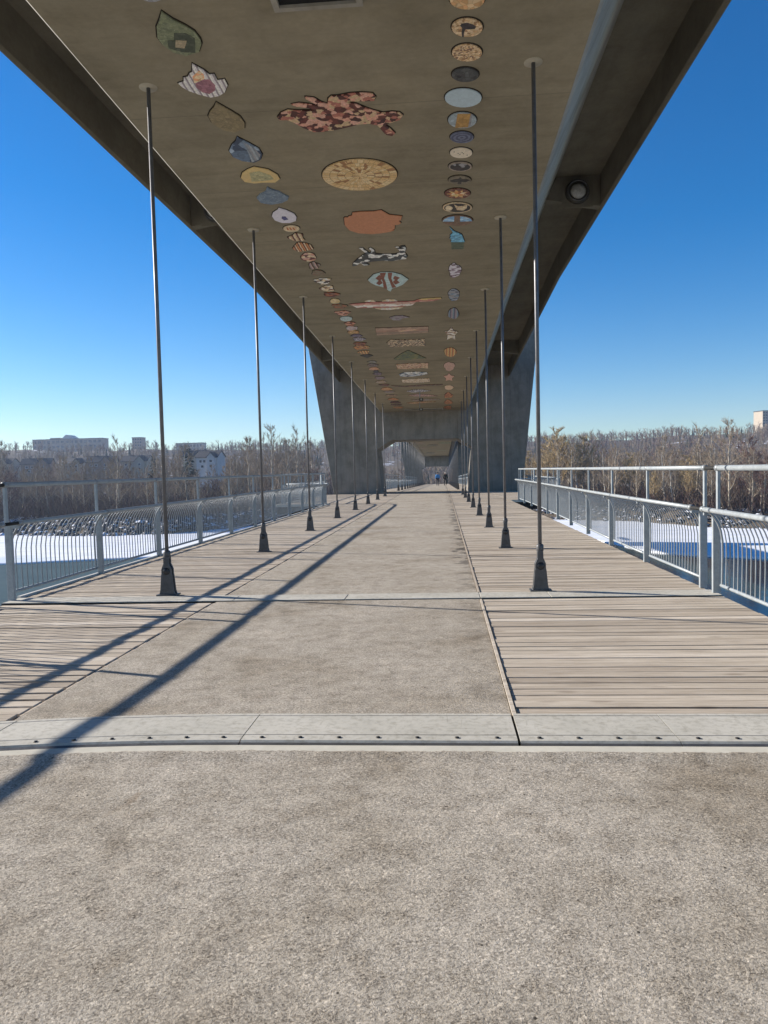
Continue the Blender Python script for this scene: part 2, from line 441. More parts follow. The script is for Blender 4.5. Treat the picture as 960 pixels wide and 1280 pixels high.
# second joint, at the first pair of hangers
for x0, x1, lab in ((-4.09, -1.32, 'wooden looking grey sill plate under the left first hanger'), (-1.315, -0.02, 'narrow sill plate across the left of the path at the first hangers'),
                    (-0.012, 1.515, 'narrow sill plate across the right of the path at the first hangers'), (1.52, 2.30, 'short sill plate left of the right first hanger foot'), (2.304, 4.15, 'long sill plate between the right first hanger and the railing')):
    t = empty('sill_plate', ((x0 + x1) / 2, 8.75, 0)); tag(t, lab.replace('wooden looking ', 'weathered '), 'sill plate', 'sill plates at the first hanger joint')
    h = (x1 - x0) / 2
    mb = MB(); mb.box(-h, h, -0.185, 0.185, -0.05, 0.012); mb.build('plate', M['plate'], t, bevel=0.005)
    mb = MB(); mb.box(-h, h, -0.198, -0.188, -0.06, 0.004); mb.build('front_edge', M['rubber'], t)

# ------------------------------------------------------------------ girder overhead
def edge_xz(y):
    if y < 26: return 5.07, 7.57 + 0.004 * y
    if y < 53.4:
        k = (y - 26) / 23.5; return 5.07 + 0.36 * k, 7.674 - 0.40 * k
    return 5.1, 7.6 - 0.0138 * (y - 53.4)
def girder(ylist, far):
    root = empty('bridge_girder', (0, ylist[0], 0))
    y0 = ylist[0]
    bot = MB(); web = MB(); can = MB(); edge = MB()
    rb, rw, rc, re = [], {-1: [], 1: []}, {-1: [], 1: []}, {-1: [], 1: []}
    for y in ylist:
        z = soffit(y); yy = y - y0
        rb.append([(-2.775, yy, z), (2.775, yy, z), (2.79, yy, z + .3), (-2.79, yy, z + .3)])
        ex, ez = edge_xz(y); top = ez + 0.75
        for s in (-1, 1):
            rw[s].append([(s * 2.776, yy, z + .001), (s * 2.835, yy, z + .06), (s * 3.97, yy, top + .02), (s * 3.80, yy, top + .02), (s * 2.70, yy, z + .2)])
            rc[s].append([(s * 3.60, yy, top - 0.0), (s * (ex - .02), yy, top - 0.0), (s * (ex - .02), yy, top + .35), (s * 3.60, yy, top + .35)])
            re[s].append([(s * (ex - .06), yy, top + .002), (s * (ex - .055), yy, ez + .035), (s * (ex - .03), yy, ez + .015), (s * ex, yy, ez), (s * (ex + .03), yy, ez + .01), (s * (ex + .10), yy, top + .42), (s * (ex - .018), yy, top + .42)])
    bot.loft(rb); bot.build('soffit', M['soffit'], root)
    for s in (-1, 1):
        w = MB(); w.loft(rw[s]); w.build('web', M['girder'], root)
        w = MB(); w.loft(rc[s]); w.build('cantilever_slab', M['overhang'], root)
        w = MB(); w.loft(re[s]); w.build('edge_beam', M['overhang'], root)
    w = MB(); ye, yb = ylist[-1] - y0, 0
    zt = edge_xz(ylist[0])[1] + 1.105; zt2 = edge_xz(ylist[-1])[1] + 1.105
    w.add([(-5.0, 0, zt), (5.0, 0, zt), (5.0, ye, zt2), (-5.0, ye, zt2), (-5.0, 0, zt + .05), (5.0, 0, zt + .05), (5.0, ye, zt2 + .05), (-5.0, ye, zt2 + .05)],
          [(0, 1, 2, 3), (4, 7, 6, 5), (0, 4, 5, 1), (1, 5, 6, 2), (2, 6, 7, 3), (3, 7, 4, 0)])
    w.build('track_slab', M['girder'], root)
    return root
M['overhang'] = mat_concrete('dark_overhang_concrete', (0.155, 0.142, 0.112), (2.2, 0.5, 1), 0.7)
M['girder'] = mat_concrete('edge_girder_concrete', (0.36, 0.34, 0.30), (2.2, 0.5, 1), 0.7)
g1 = girder([-14 + 2.1 * i for i in range(31)] + [52.6], False)
tag(g1, 'concrete box girder overhead whose brown soffit carries the rows of mosaics', 'bridge girder')
for s in (-1, 1):
    for yd in (19.0, 41.0, -7.0):
        z = soffit(yd); ex, ez = edge_xz(yd); top = ez + .75
        k = (ez + .22 - z) / (top - z)
        w = MB(); w.prism([(s * (2.86 + 1.1 * k), ez + .22), (s * (ex - .065), ez + .02), (s * (ex - .065), top + .05), (s * 4.02, top + .05)], yd + 14, yd + 14.28)
        w.build('diaphragm', M['overhang'], g1)
w = MB(); w.box(-0.0, 0.0, 0, 0, 0, 0)
g2 = girder([53.2 + 3.3 * i for i in range(31)], True)
tag(g2, 'farther concrete girder seen through the pier portal over the walking couple', 'bridge girder')

# hatches let into the soffit
def hatch(x0, x1, y0, y1, lab):
    t = empty('access_hatch', ((x0 + x1) / 2, (y0 + y1) / 2, soffit((y0 + y1) / 2))); tag(t, lab, 'hatch')
    hx, hy = (x1 - x0) / 2, (y1 - y0) / 2
    sl = soffit(y1) - soffit(y0)
    mb = MB()
    for (a, b, c, d) in ((-hx, hx, -hy, -hy + .06), (-hx, hx, hy - .06, hy), (-hx, -hx + .06, -hy + .06, hy - .06), (hx - .06, hx, -hy + .06, hy - .06)):
        mb.box(a, b, c, d, -0.05, 0.012)
    f = mb.build('hatch_frame', M['girder'], t)
    mb = MB(); mb.box(-hx + .061, hx - .061, -hy + .061, hy - .061, -0.018, 0.012); mb.build('hatch_panel', M['dark'], t)
    t.rotation_euler = (math.atan2(sl, y1 - y0), 0, 0)
hatch(-0.44, 0.44, 6.6, 7.72, 'dark framed access hatch in the soffit at the top edge of the photo')
a = on_soffit(505, 512); b = on_soffit(554, 510.5)
hatch(a[0], b[0], a[1] - .35, a[1] + .35, 'long black slot hatch in the soffit close to the pier')

# round lights on the brackets
M['lens'] = mat_plain('ribbed_glass_lens', (0.42, 0.42, 0.40), 0.25, 0.35, 14)
M['fixture'] = mat_plain('dark_fixture', (0.06, 0.058, 0.05), 0.5, 0.2)
def bulkhead(x, z, lab, rad=.26):
    t = empty('bulkhead_light', (x, 18.99, z)); tag(t, lab, 'light fixture')
    mb = MB(); mb.box(-.36, .36, -.012, -.001, -.36, .34); mb.build('back_plate', M['overhang'], t)
    mb = MB(); mb.tube([(0, -.014, 0), (0, -.07, 0), (0, -.11, 0)], [rad * 1.12, rad * 1.08, rad * .98], 24); mb.build('housing', M['fixture'], t)
    mb = MB()
    ring = [(rad * .9 * math.cos(a_ * PI / 14), -.125, rad * .9 * math.sin(a_ * PI / 14)) for a_ in range(29)]
    mb.tube(ring, .022, 6, False); mb.build('retaining_ring', M['clevis'], t)
    mb = MB(); mb.tube([(0, -.112, -.02), (0, -.15, -.02), (0, -.19, -.02)], [rad * .72, rad * .62, rad * .3], 20); mb.build('lens', M['lens'], t)
bulkhead(4.47, 8.01, 'round bulkhead light with a glass lens on the right girder bracket')
bulkhead(-4.38, 8.02, 'round dark light half hidden on the left girder bracket')

# ------------------------------------------------------------------ piers
def pier(y, dz, lab):
    t = empty('bridge_pier', (0, y, dz)); tag(t, lab, 'bridge pier')
    zt = 10.45
    def xo(z, a): return a + .147 * z
    bz = -16.0
    mb = MB(); mb.prism([(-2.1, 3.45), (-3.10, 2.86), (-2.82, 0.0), (-2.82 + .075 * 16, bz), (-4.2, bz), (-6.0, 0.0), (-xo(zt, 6.02), zt), (-2.1, zt)], 0, 3.8)
    mb.build('leg', M['concrete'], t, bevel=0.03)
    mb = MB(); mb.prism([(2.1, 3.45), (3.06, 2.84), (2.74, 0.0), (2.74 - .075 * 16, bz), (4.2, bz), (6.18, 0.0), (6.18 + .113 * zt, zt), (2.1, zt)], 0, 3.8)
    mb.build('leg', M['concrete'], t, bevel=0.03)
    mb = MB(); mb.box(-2.1, 2.1, 0.004, 3.796, 3.45, zt - .003); mb.build('crossbeam', M['concrete'], t)
    return t
pier(49.5, 0, 'grey concrete portal pier with two leaning legs framing the walking couple')
pier(150.5, -1.34, 'distant grey concrete pier closing the view behind the walking couple')

# ------------------------------------------------------------------ hangers
def make_hanger(y0, first=False):
    t = empty('hanger_rod', (0, 0, 0))
    L = soffit(y0)
    mb = MB(); mb.tube([(0, 0, 0.50), (0, 0, L - 0.01)], 0.0235, 12); mb.build('rod', M['rod'], t)
    mb = MB(); n = 24
    mb.tube([(0, 0, L - .02), (0, 0, L + .004)], [0.105, 0.11], n); mb.build('anchor_disc', M['disc'], t)
    mb = MB()
    prof = [(0.105, 0.0), (0.092, 0.03), (0.083, 0.07), (0.078, 0.13), (0.068, 0.24), (0.062, 0.27), (0.062, 0.32), (0.052, 0.345), (0.034, 0.385), (0.033, 0.47)]
    poly = [(x, z) for x, z in prof] + [(-x, z) for x, z in reversed(prof)]
    mb.prism(poly, -0.05, -0.022); mb.prism(poly, 0.022, 0.05)
    mb.build('fork_plate', M['clevis'], t, bevel=0.004)
    mb = MB(); mb.tube([(0, 0, .30), (0, 0, .44), (0, 0, .47), (0, 0, .53), (0, 0, .545)], [.02, .024, .043, .043, .034], 12)
    mb.build('collar', M['clevis'], t)
    mb = MB(); mb.tube([(0, -.064, .295), (0, -.05, .295), (0, .05, .295), (0, .064, .295)], [.028, .046, .046, .028], 14)
    mb.build('pin', M['clevis_dark'], t)
    mb = MB(); mb.box(-.125, .125, -.085, .085, -.004, .014); mb.build('base_plate', M['clevis'], t, bevel=.003)
    return t
ORD = ['first', 'second', 'third', 'fourth', 'fifth', 'sixth', 'seventh', 'eighth']
for side, sx in (('left', -2.24), ('right', 2.24)):
    for k in range(8):
        y = 9.02 + 5 * k
        h = make_hanger(y); h.location = (sx, y, 0.0 if k else 0.012)
        extra = {0: 'nearest and tallest', 7: 'last before the pier'}.get(k, '')
        lab = ('%s hanger rod in the %s row, ' % (ORD[k], side)) + ({0: 'nearest and tallest', 7: 'last before the pier'}.get(k, 'counted from the camera'))
        tag(h, 'slim steel ' + lab, 'hanger rod', 'hanger rods in two rows beside the path')
base = None
for k in range(18):
    y = 57.5 + 5 * k
    for sx in (-2.24, 2.24):
        if base is None:
            t = empty('hanger_rod'); L = soffit(y) - deck(y)
            mb = MB(); mb.tube([(0, 0, .4), (0, 0, L + .02)], .024, 6); mb.build('rod', M['rod'], t)
            mb = MB(); mb.prism([(.1, 0), (.07, .25), (.04, .45), (-.04, .45), (-.07, .25), (-.1, 0)], -.05, .05); mb.build('fork_plate', M['clevis'], t)
            base = t; h = t
        else: h = copy_tree(base)
        h.location = (sx, y, deck(y))
        tag(h, 'thin steel far hanger rod %s of the walking couple beyond the pier' % ('left' if sx < 0 else 'right'), 'hanger rod',
            'far hanger rods %s of the path beyond the pier' % ('left' if sx < 0 else 'right'))

# ------------------------------------------------------------------ railings
def railing(lab, path, inb, closed_ends=(True, True), zfun=lambda p: 0.0, spacing=0.112, sleeve=0):
    """path: post points (x,y); inb: +1 when the deck lies to the right of the walking direction of the path"""
    P0 = Vector((*path[0], 0)); t = empty('railing', P0); tag(t, lab, 'railing')
    P = [Vector((*p, 0)) - P0 for p in path]
    N = []
    for i in range(len(P)):
        d = (P[min(i + 1, len(P) - 1)] - P[max(i - 1, 0)]).normalized()
        N.append(Vector((d.y, -d.x, 0)) * inb)
    Z = [zfun(p) for p in path]
    up = Vector((0, 0, 1))
    mb = MB(); mb.tube([P[i] + up * (1.40 + Z[i]) for i in range(len(P))], 0.031, 10); mb.build('top_rail', M['galv'], t)
    mb = MB(); mb.tube([P[i] + N[i] * .16 + up * (0.945 + Z[i]) for i in range(len(P))], 0.027, 10); mb.build('middle_rail', M['galv'], t)
    prof = [(-.015, .105), (-.02, .45), (-.018, .60), (.0, .71), (.035, .80), (.085, .88), (.145, .935)]
    for i in range(len(P)):
        n = N[i]; d = Vector((-n.y, n.x, 0))
        mb = MB()
        mb.obox(P[i] + n * .022 + up * (.465 + Z[i]), d * .024, n * .042, up * .465)
        mb.obox(P[i] + n * .075 + up * (.905 + Z[i]), d * .018, n * .085, up * .028)
        mb.obox(P[i] + up * (1.15 + Z[i]), d * .026, n * .016, up * .235)
        mb.build('post', M['galv'], t, bevel=.004)
    for i in range(len(P) if spacing < .2 else 0):
        n = N[i]; d = Vector((-n.y, n.x, 0))
        for q, rad in ((P[i] + up * (1.40 + Z[i]), .037), (P[i] + n * .16 + up * (.945 + Z[i]), .034)):
            mb = MB(); mb.tube([q - d * .035, q + d * .035], rad, 10); mb.build('coupling', M['galv_bar'], t)
    if sleeve:
        d = (P[0] - P[1]).normalized()
        for q, rad in ((P[0] + up * 1.40, .024), (P[0] + N[0] * .16 + up * .945, .021)):
            mb = MB(); mb.tube([q + d * .04, q + d * (sleeve - .04)], rad, 10); mb.build('expansion_sleeve', M['rubber'], t)
    for i in range(len(P) - 1):
        a, b = P[i], P[i + 1]; d = (b - a); L = d.length; d.normalize()
        n = Vector((d.y, -d.x, 0)) * inb
        mb = MB()
        cnt = max(2, int((L - .16) / spacing))
        for k in range(cnt + 1):
            u = .08 + (L - .16) * k / cnt
            zz = Z[i] + (Z[i + 1] - Z[i]) * u / L
            mb.tube([a + d * u + n * o + up * (z + zz) for o, z in prof], .0075 if 0 < k < cnt else .014, 5, False)
        mb.build('bar_panel', M['galv_bar'], t)
        mb = MB()
        q0 = a + d * .05 + n * -.015 + up * (.10 + Z[i]); q1 = b - d * .05 + n * -.015 + up * (.10 + Z[i + 1])
        mb.tube([q0, q1], .02, 6); mb.build('bottom_rail', M['galv'], t)
    return t
left = [(-4.1, 8.76 + 2.4 * k) for k in range(11)] + [(-4.17, 34.0), (-4.5, 35.0), (-5.3, 35.4), (-6.3, 35.4)]
railing('long left railing with curved bars running from the sill joint to the lookout', left, 1)
railing('left railing beside the joint, nearest the camera, cut by the photo edge', [(-4.1, 8.38), (-4.11, 6.35), (-4.19, 3.95), (-4.34, 1.55), (-4.5, -.85), (-4.66, -3.25)], -1, sleeve=.38)
right = [(4.16 + max(0, min(.3, (9.15 + 2.5 * k - 13) * .02)), 9.15 + 2.5 * k) for k in range(10)] + [(4.46, 34.0), (4.62, 34.9), (5.3, 35.6), (6.4, 35.9)]
railing('long right railing with sunlit rails running from the double post to the lookout', right, -1)
railing('right railing nearest the camera, its end post doubled and leaving the photo', [(4.16, 8.72), (4.16, 6.2), (4.16, 3.7), (4.16, 1.2), (4.16, -1.3), (4.16, -3.8)], 1, sleeve=.43)
railing('far left lookout railing running back to the grey pier leg', [(-6.55, 35.9), (-6.57, 38.2), (-6.57, 40.5), (-6.57, 42.8), (-6.57, 45.1), (-6.57, 47.4), (-6.57, 49.2)], 1, spacing=.16)
railing('far right lookout railing, a bluish shaded panel before the pier leg', [(6.55, 36.2), (6.57, 38.4), (6.57, 40.6), (6.57, 42.8), (6.57, 45.1), (6.57, 47.4), (6.57, 49.2)], -1, spacing=.16)
fz = lambda p: deck(p[1])
railing('distant left railing of the far span seen through the portal', [(-4.1, 54 + 2.5 * k) for k in range(39)], 1, zfun=fz, spacing=.3)
railing('distant right railing of the far span seen through the portal', [(4.1, 54 + 2.5 * k) for k in range(39)], -1, zfun=fz, spacing=.3)

# ------------------------------------------------------------------ mosaics on the soffit
_mm = {}
def mosaic_mat(kind, cols, scale=22, key=None):
    k = (kind, tuple(cols), scale)
    if k in _mm: return _mm[k]
    m = NT('mosaic_' + kind)
    v = m.coord()
    vo = m.node('ShaderNodeTexVoronoi', feature='F1'); vo.inputs['Scale'].default_value = scale; m.link(v, vo.inputs['Vector'])
    ed = m.node('ShaderNodeTexVoronoi', feature='DISTANCE_TO_EDGE'); ed.inputs['Scale'].default_value = scale; m.link(v, ed.inputs['Vector'])
    sep = m.node('ShaderNodeSeparateColor'); m.link(vo.outputs['Color'], sep.inputs[0])
    n = len(cols)
    stops = [(i / n, c) for i, c in enumerate(cols)]
    if kind in ('tess', 'plain'): fac = sep.outputs[0]
    elif kind == 'camo': 
        wn_ = m.node('ShaderNodeTexNoise'); wn_.inputs['Scale'].default_value = scale * .3; wn_.inputs['Detail'].default_value = 2; m.link(v, wn_.inputs['Vector'])
        va = m.node('ShaderNodeVectorMath', operation='MULTIPLY_ADD'); m.link(wn_.outputs['Color'], va.inputs[0]); va.inputs[1].default_value = (4 / scale,) * 3; m.link(v, va.inputs[2])
        vc = m.node('ShaderNodeTexVoronoi', feature='F1'); vc.inputs['Scale'].default_value = scale * .36; m.link(va.outputs[0], vc.inputs['Vector'])
        sc_ = m.node('ShaderNodeSeparateColor'); m.link(vc.outputs['Color'], sc_.inputs[0]); fac = sc_.outputs[1]
    elif kind == 'stripes':
        fac = m.math('FRACT', m.math('ADD', m.math('MULTIPLY', xyz(m, 0), scale * .3), m.math('MULTIPLY', m.noise(v, 8), .3)))
    elif kind == 'bands':
        fac = m.math('FRACT', m.math('ADD', m.math('MULTIPLY', xyz(m, 1), scale * .25), m.math('MULTIPLY', m.noise(v, 5), .4)))
    elif kind == 'rings':
        ln = m.node('ShaderNodeVectorMath', operation='LENGTH'); m.link(m.coord(), ln.inputs[0])
        fac = m.math('FRACT', m.math('MULTIPLY', ln.outputs['Value'], scale * .5))
    elif kind == 'radial':
        at = m.math('ARCTAN2', xyz(m, 1), xyz(m, 0))
        ln = m.node('ShaderNodeVectorMath', operation='LENGTH'); m.link(m.coord(), ln.inputs[0])
        ring = m.math('FLOOR', m.math('MULTIPLY', ln.outputs['Value'], 8.8))
        cell = m.math('FLOOR', m.math('ADD', m.math('MULTIPLY', at, 6.2), m.math('MULTIPLY', ring, .37)))
        wn = m.node('ShaderNodeTexWhiteNoise', noise_dimensions='2D'); cv = m.node('ShaderNodeCombineXYZ')
        m.link(ring, cv.inputs[0]); m.link(cell, cv.inputs[1]); m.link(cv.outputs[0], wn.inputs['Vector'])
        big = m.noise(v, 2.2, 2)
        fac = m.math('ADD', m.math('MULTIPLY', wn.outputs['Value'], .62), m.math('MULTIPLY', big, .35))
    c = m.ramp(fac, stops, 'CONSTANT')
    k_ = .12 if kind == 'plain' else .35
    c = m.mix(1.0, c, (1.3, 1.3, 1.3), 'MULTIPLY')
    c = m.mix(k_, c, m.ramp(sep.outputs[1], [(0, (.5, .5, .5)), (1, (1.3, 1.3, 1.3))]), 'MULTIPLY')
    g = m.ramp(ed.outputs['Distance'], [(0.0, (.35, .33, .3)), (0.07, (1, 1, 1))])
    c = m.mix(.08 if kind == 'plain' else .5, c, g, 'MULTIPLY')
    if kind == 'radial':
        fr = m.math('FRACT', m.math('MULTIPLY', ln.outputs['Value'], 8.8)); fa = m.math('FRACT', m.math('ADD', m.math('MULTIPLY', at, 6.2), m.math('MULTIPLY', ring, .37)))
        c = m.mix(.8, c, m.ramp(fr, [(0, (.25, .17, .1)), (.13, (1, 1, 1))]), 'MULTIPLY')
        c = m.mix(.7, c, m.ramp(fa, [(0, (.3, .2, .12)), (.16, (1, 1, 1))]), 'MULTIPLY')
    mt = m.out(c, .55, 0, None, .35); _mm[k] = mt; return mt
M['grout'] = mat_plain('dark_grout', (0.035, 0.028, 0.022), .9)

def offset_poly(P, d):
    n = len(P); out = []
    area = sum(P[i][0] * P[(i + 1) % n][1] - P[(i + 1) % n][0] * P[i][1] for i in range(n))
    s = 1 if area > 0 else -1
    for i in range(n):
        a = Vector(P[i - 1]); b = Vector(P[i]); c = Vector(P[(i + 1) % n])
        e1 = (b - a); e2 = (c - b)
        if e1.length < 1e-6 or e2.length < 1e-6: out.append(tuple(b)); continue
        e1.normalize(); e2.normalize()
        nn = Vector((e1.y + e2.y, -(e1.x + e2.x))) * s
        nn = nn.normalized() if nn.length > 1e-4 else Vector((e1.y, -e1.x)) * s
        out.append(tuple(b + nn * d))
    return out

def slab(name, P, cen, z0, z1, mat, parent):
    """P in soffit coordinates; slab hangs from z0 to z1 below the soffit (object space around cen)"""
    n = len(P); zc = soffit(cen[1])
    vs = [(x - cen[0], y - cen[1], soffit(y) - zc - z0) for x, y in P] + [(x - cen[0], y - cen[1], soffit(y) - zc - z1) for x, y in P]
    fs = [tuple(range(n)), tuple(reversed(range(n, 2 * n)))] + [(i, i + n, (i + 1) % n + n, (i + 1) % n) for i in range(n)]
    mb = MB(); mb.add(vs, fs); return mb.build(name, mat, parent)

def px(o, f, pts): return [on_soffit(o[0] + x / f, o[1] + y / f) for x, y in pts]
def ell(o, f, cx, cy, rx, ry, n=26, wob=0.0, seed=1):
    """ellipse given in the surveyed view -> true outline on the soffit"""
    rr = random.Random(seed); ph = [rr.uniform(0, 6.3) for _ in range(4)]
    pts = []
    for i in range(n):
        a = 2 * PI * i / n
        k = 1 + wob * (math.sin(3 * a + ph[0]) + .7 * math.sin(5 * a + ph[1]) + .5 * math.sin(8 * a + ph[2]))
        pts.append((cx + rx * k * math.cos(a), cy + ry * k * math.sin(a)))
    return px(o, f, pts)

MOS_GROUP = {'L': 'leaf and fish mosaics in the left row', 'C': 'large mosaics down the middle of the soffit', 'R': 'round and leaf mosaics in the right row', 'F': 'dark mosaics on the farther soffit'}
def mosaic(P, mat, label, row, rim=True, cat='mosaic', name='soffit_mosaic'):
    cen = (sum(p[0] for p in P) / len(P), sum(p[1] for p in P) / len(P))
    t = empty(name, (cen[0], cen[1], soffit(cen[1]))); tag(t, label, cat, MOS_GROUP[row])
    if rim: slab('grout_rim', offset_poly(P, .013), cen, -.004, .008, M['grout'], t)
    slab('tile_face', P, cen, -.003, .020, mat, t)
    t['_c'] = cen
    return t, cen
def inlay(tc, P, mat, name='tile_inlay', lift=.023):
    return slab(name, P, tc[1], .018, lift, mat, tc[0])

TAN = (.55, .40, .24); CREAM = (.70, .58, .40); RUST = (.36, .13, .06); DRED = (.13, .035, .03); ORNG = (.60, .27, .10); SALM = (.62, .33, .24)
OLIV = (.17, .16, .09); GREN = (.10, .14, .07); PALE = (.66, .70, .74); LILA = (.62, .60, .68); BLUE = (.16, .24, .34); NAVY = (.06, .08, .13)
SKYB = (.30, .52, .74); GREY = (.28, .28, .30); BLK = (.03, .028, .03); PURP = (.27, .20, .27); YEL = (.62, .46, .20); BRN = (.22, .12, .08); PINK = (.60, .38, .32); WHT = (.78, .76, .72); TEAL = (.42, .58, .60)
T = mosaic_mat
# --- left row
o1 = (180, 0); f1 = 960 / 140
mosaic(ell((0, 0), 1, 190, -9, 15, 9), T('tess', [PALE, GREY]), 'pale round mosaic cut by the top edge of the photo', 'L')
a = mosaic(px(o1, f1, [(150, 85), (240, 150), (350, 205), (430, 255), (480, 320), (492, 360), (470, 430), (360, 465), (250, 435), (160, 370), (115, 310), (108, 220), (130, 165)]), T('tess', [(.20, .22, .13), (.16, .18, .11), (.22, .24, .15)], 30), 'dark green leaf mosaic with a tan square inside, beside the hatch', 'L')
inlay(a, px(o1, f1, [(255, 265), (355, 265), (435, 310), (440, 435), (330, 430), (210, 395), (200, 330), (255, 330)]), T('tess', [(.07, .08, .055), (.09, .10, .07)], 20))
inlay(a, px(o1, f1, [(270, 325), (365, 330), (360, 355), (345, 395), (268, 385)]), T('tess', [(.42, .34, .22), (.36, .30, .20)], 30), lift=.026)
a = mosaic(px(o1, f1, [(412, 535), (510, 590), (560, 630), (600, 625), (630, 680), (690, 670), (715, 720), (690, 780), (640, 810), (570, 822), (480, 800), (380, 765), (330, 735), (295, 705), (340, 690), (340, 655), (375, 650), (390, 620), (412, 610)]), T('stripes', [WHT, (.70, .66, .68), (.32, .28, .30)], 50), 'white petal-edged shell mosaic with a mauve heart and orange flame', 'L')
inlay(a, px(o1, f1, [(440, 700), (500, 665), (560, 665), (610, 715), (608, 760), (560, 790), (500, 775), (450, 735)]), T('tess', [(.42, .20, .24), (.36, .17, .21), (.30, .14, .18)], 18))
inlay(a, px(o1, f1, [(415, 640), (470, 590), (510, 620), (518, 660), (480, 680), (430, 695)]), T('tess', [(.75, .38, .20), (.72, .55, .35)], 18))
o2 = (230, 110)
mosaic(px(o2, f1, [(275, 112), (400, 185), (480, 235), (518, 290), (518, 335), (430, 370), (340, 350), (240, 290), (208, 230), (225, 190), (260, 150)]), T('tess', [(.25, .20, .11), (.22, .175, .10), (.27, .215, .125)], 24), 'olive brown leaf mosaic almost the colour of the concrete', 'L')
a = mosaic(px(o2, f1, [(455, 410), (560, 465), (640, 510), (670, 560), (655, 605), (600, 630), (500, 615), (420, 580), (388, 530), (410, 480), (445, 445)]), T('camo', [NAVY, (.13, .18, .26), (.34, .42, .52), (.18, .24, .33)], 14), 'slate blue leaf mosaic with paler grey stripes', 'L')
inlay(a, px(o2, f1, [(505, 450), (600, 500), (655, 560), (640, 600), (580, 625), (560, 560)]), T('stripes', [GREY, (.36, .40, .44), (.22, .25, .29)], 40))
a = mosaic(px(o2, f1, [(600, 668), (720, 690), (800, 735), (820, 770), (780, 800), (680, 800), (600, 808), (520, 795), (488, 760), (500, 720), (545, 690)]), T('plain', [YEL, (.58, .43, .19), (.60, .45, .22)], 30), 'mustard yellow bean shaped mosaic with a grey green middle', 'L')
inlay(a, px(o2, f1, [(560, 715), (640, 700), (740, 735), (770, 770), (680, 785), (580, 790), (570, 750)]), T('tess', [(.40, .38, .22), (.44, .40, .22)], 18))
o3 = (310, 210)
mosaic(px(o3, f1, [(165, 155), (200, 175), (270, 195), (300, 215), (350, 240), (340, 265), (290, 290), (200, 305), (110, 290), (75, 250), (100, 220), (150, 195)]), T('tess', [(.17, .22, .29), (.13, .18, .25), (.20, .26, .33)], 30), 'dusty blue jagged leaf mosaic below the mustard one', 'L', rim=False)
a = mosaic(px(o3, f1, [(262, 335), (330, 355), (395, 385), (415, 415), (410, 445), (360, 462), (290, 462), (230, 440), (205, 405), (215, 375), (255, 350)]), T('plain', [LILA, (.66, .64, .72)], 30), 'lilac white drop shaped mosaic with a small dark blue fleck', 'L')
inlay(a, px(o3, f1, [(290, 405), (320, 405), (345, 430), (310, 438), (288, 422)]), T('tess', [(.08, .08, .22)], 20))
a = mosaic(ell(o3, f1, 372, 512, 70, 26), T('tess', [CREAM, (.62, .48, .32)], 30), 'cream oval mosaic with an orange bar pattern, above the striped fishes', 'L')
inlay(a, px(o3, f1, [(330, 500), (410, 500), (418, 522), (325, 524)]), T('stripes', [ORNG, CREAM, RUST], 60))
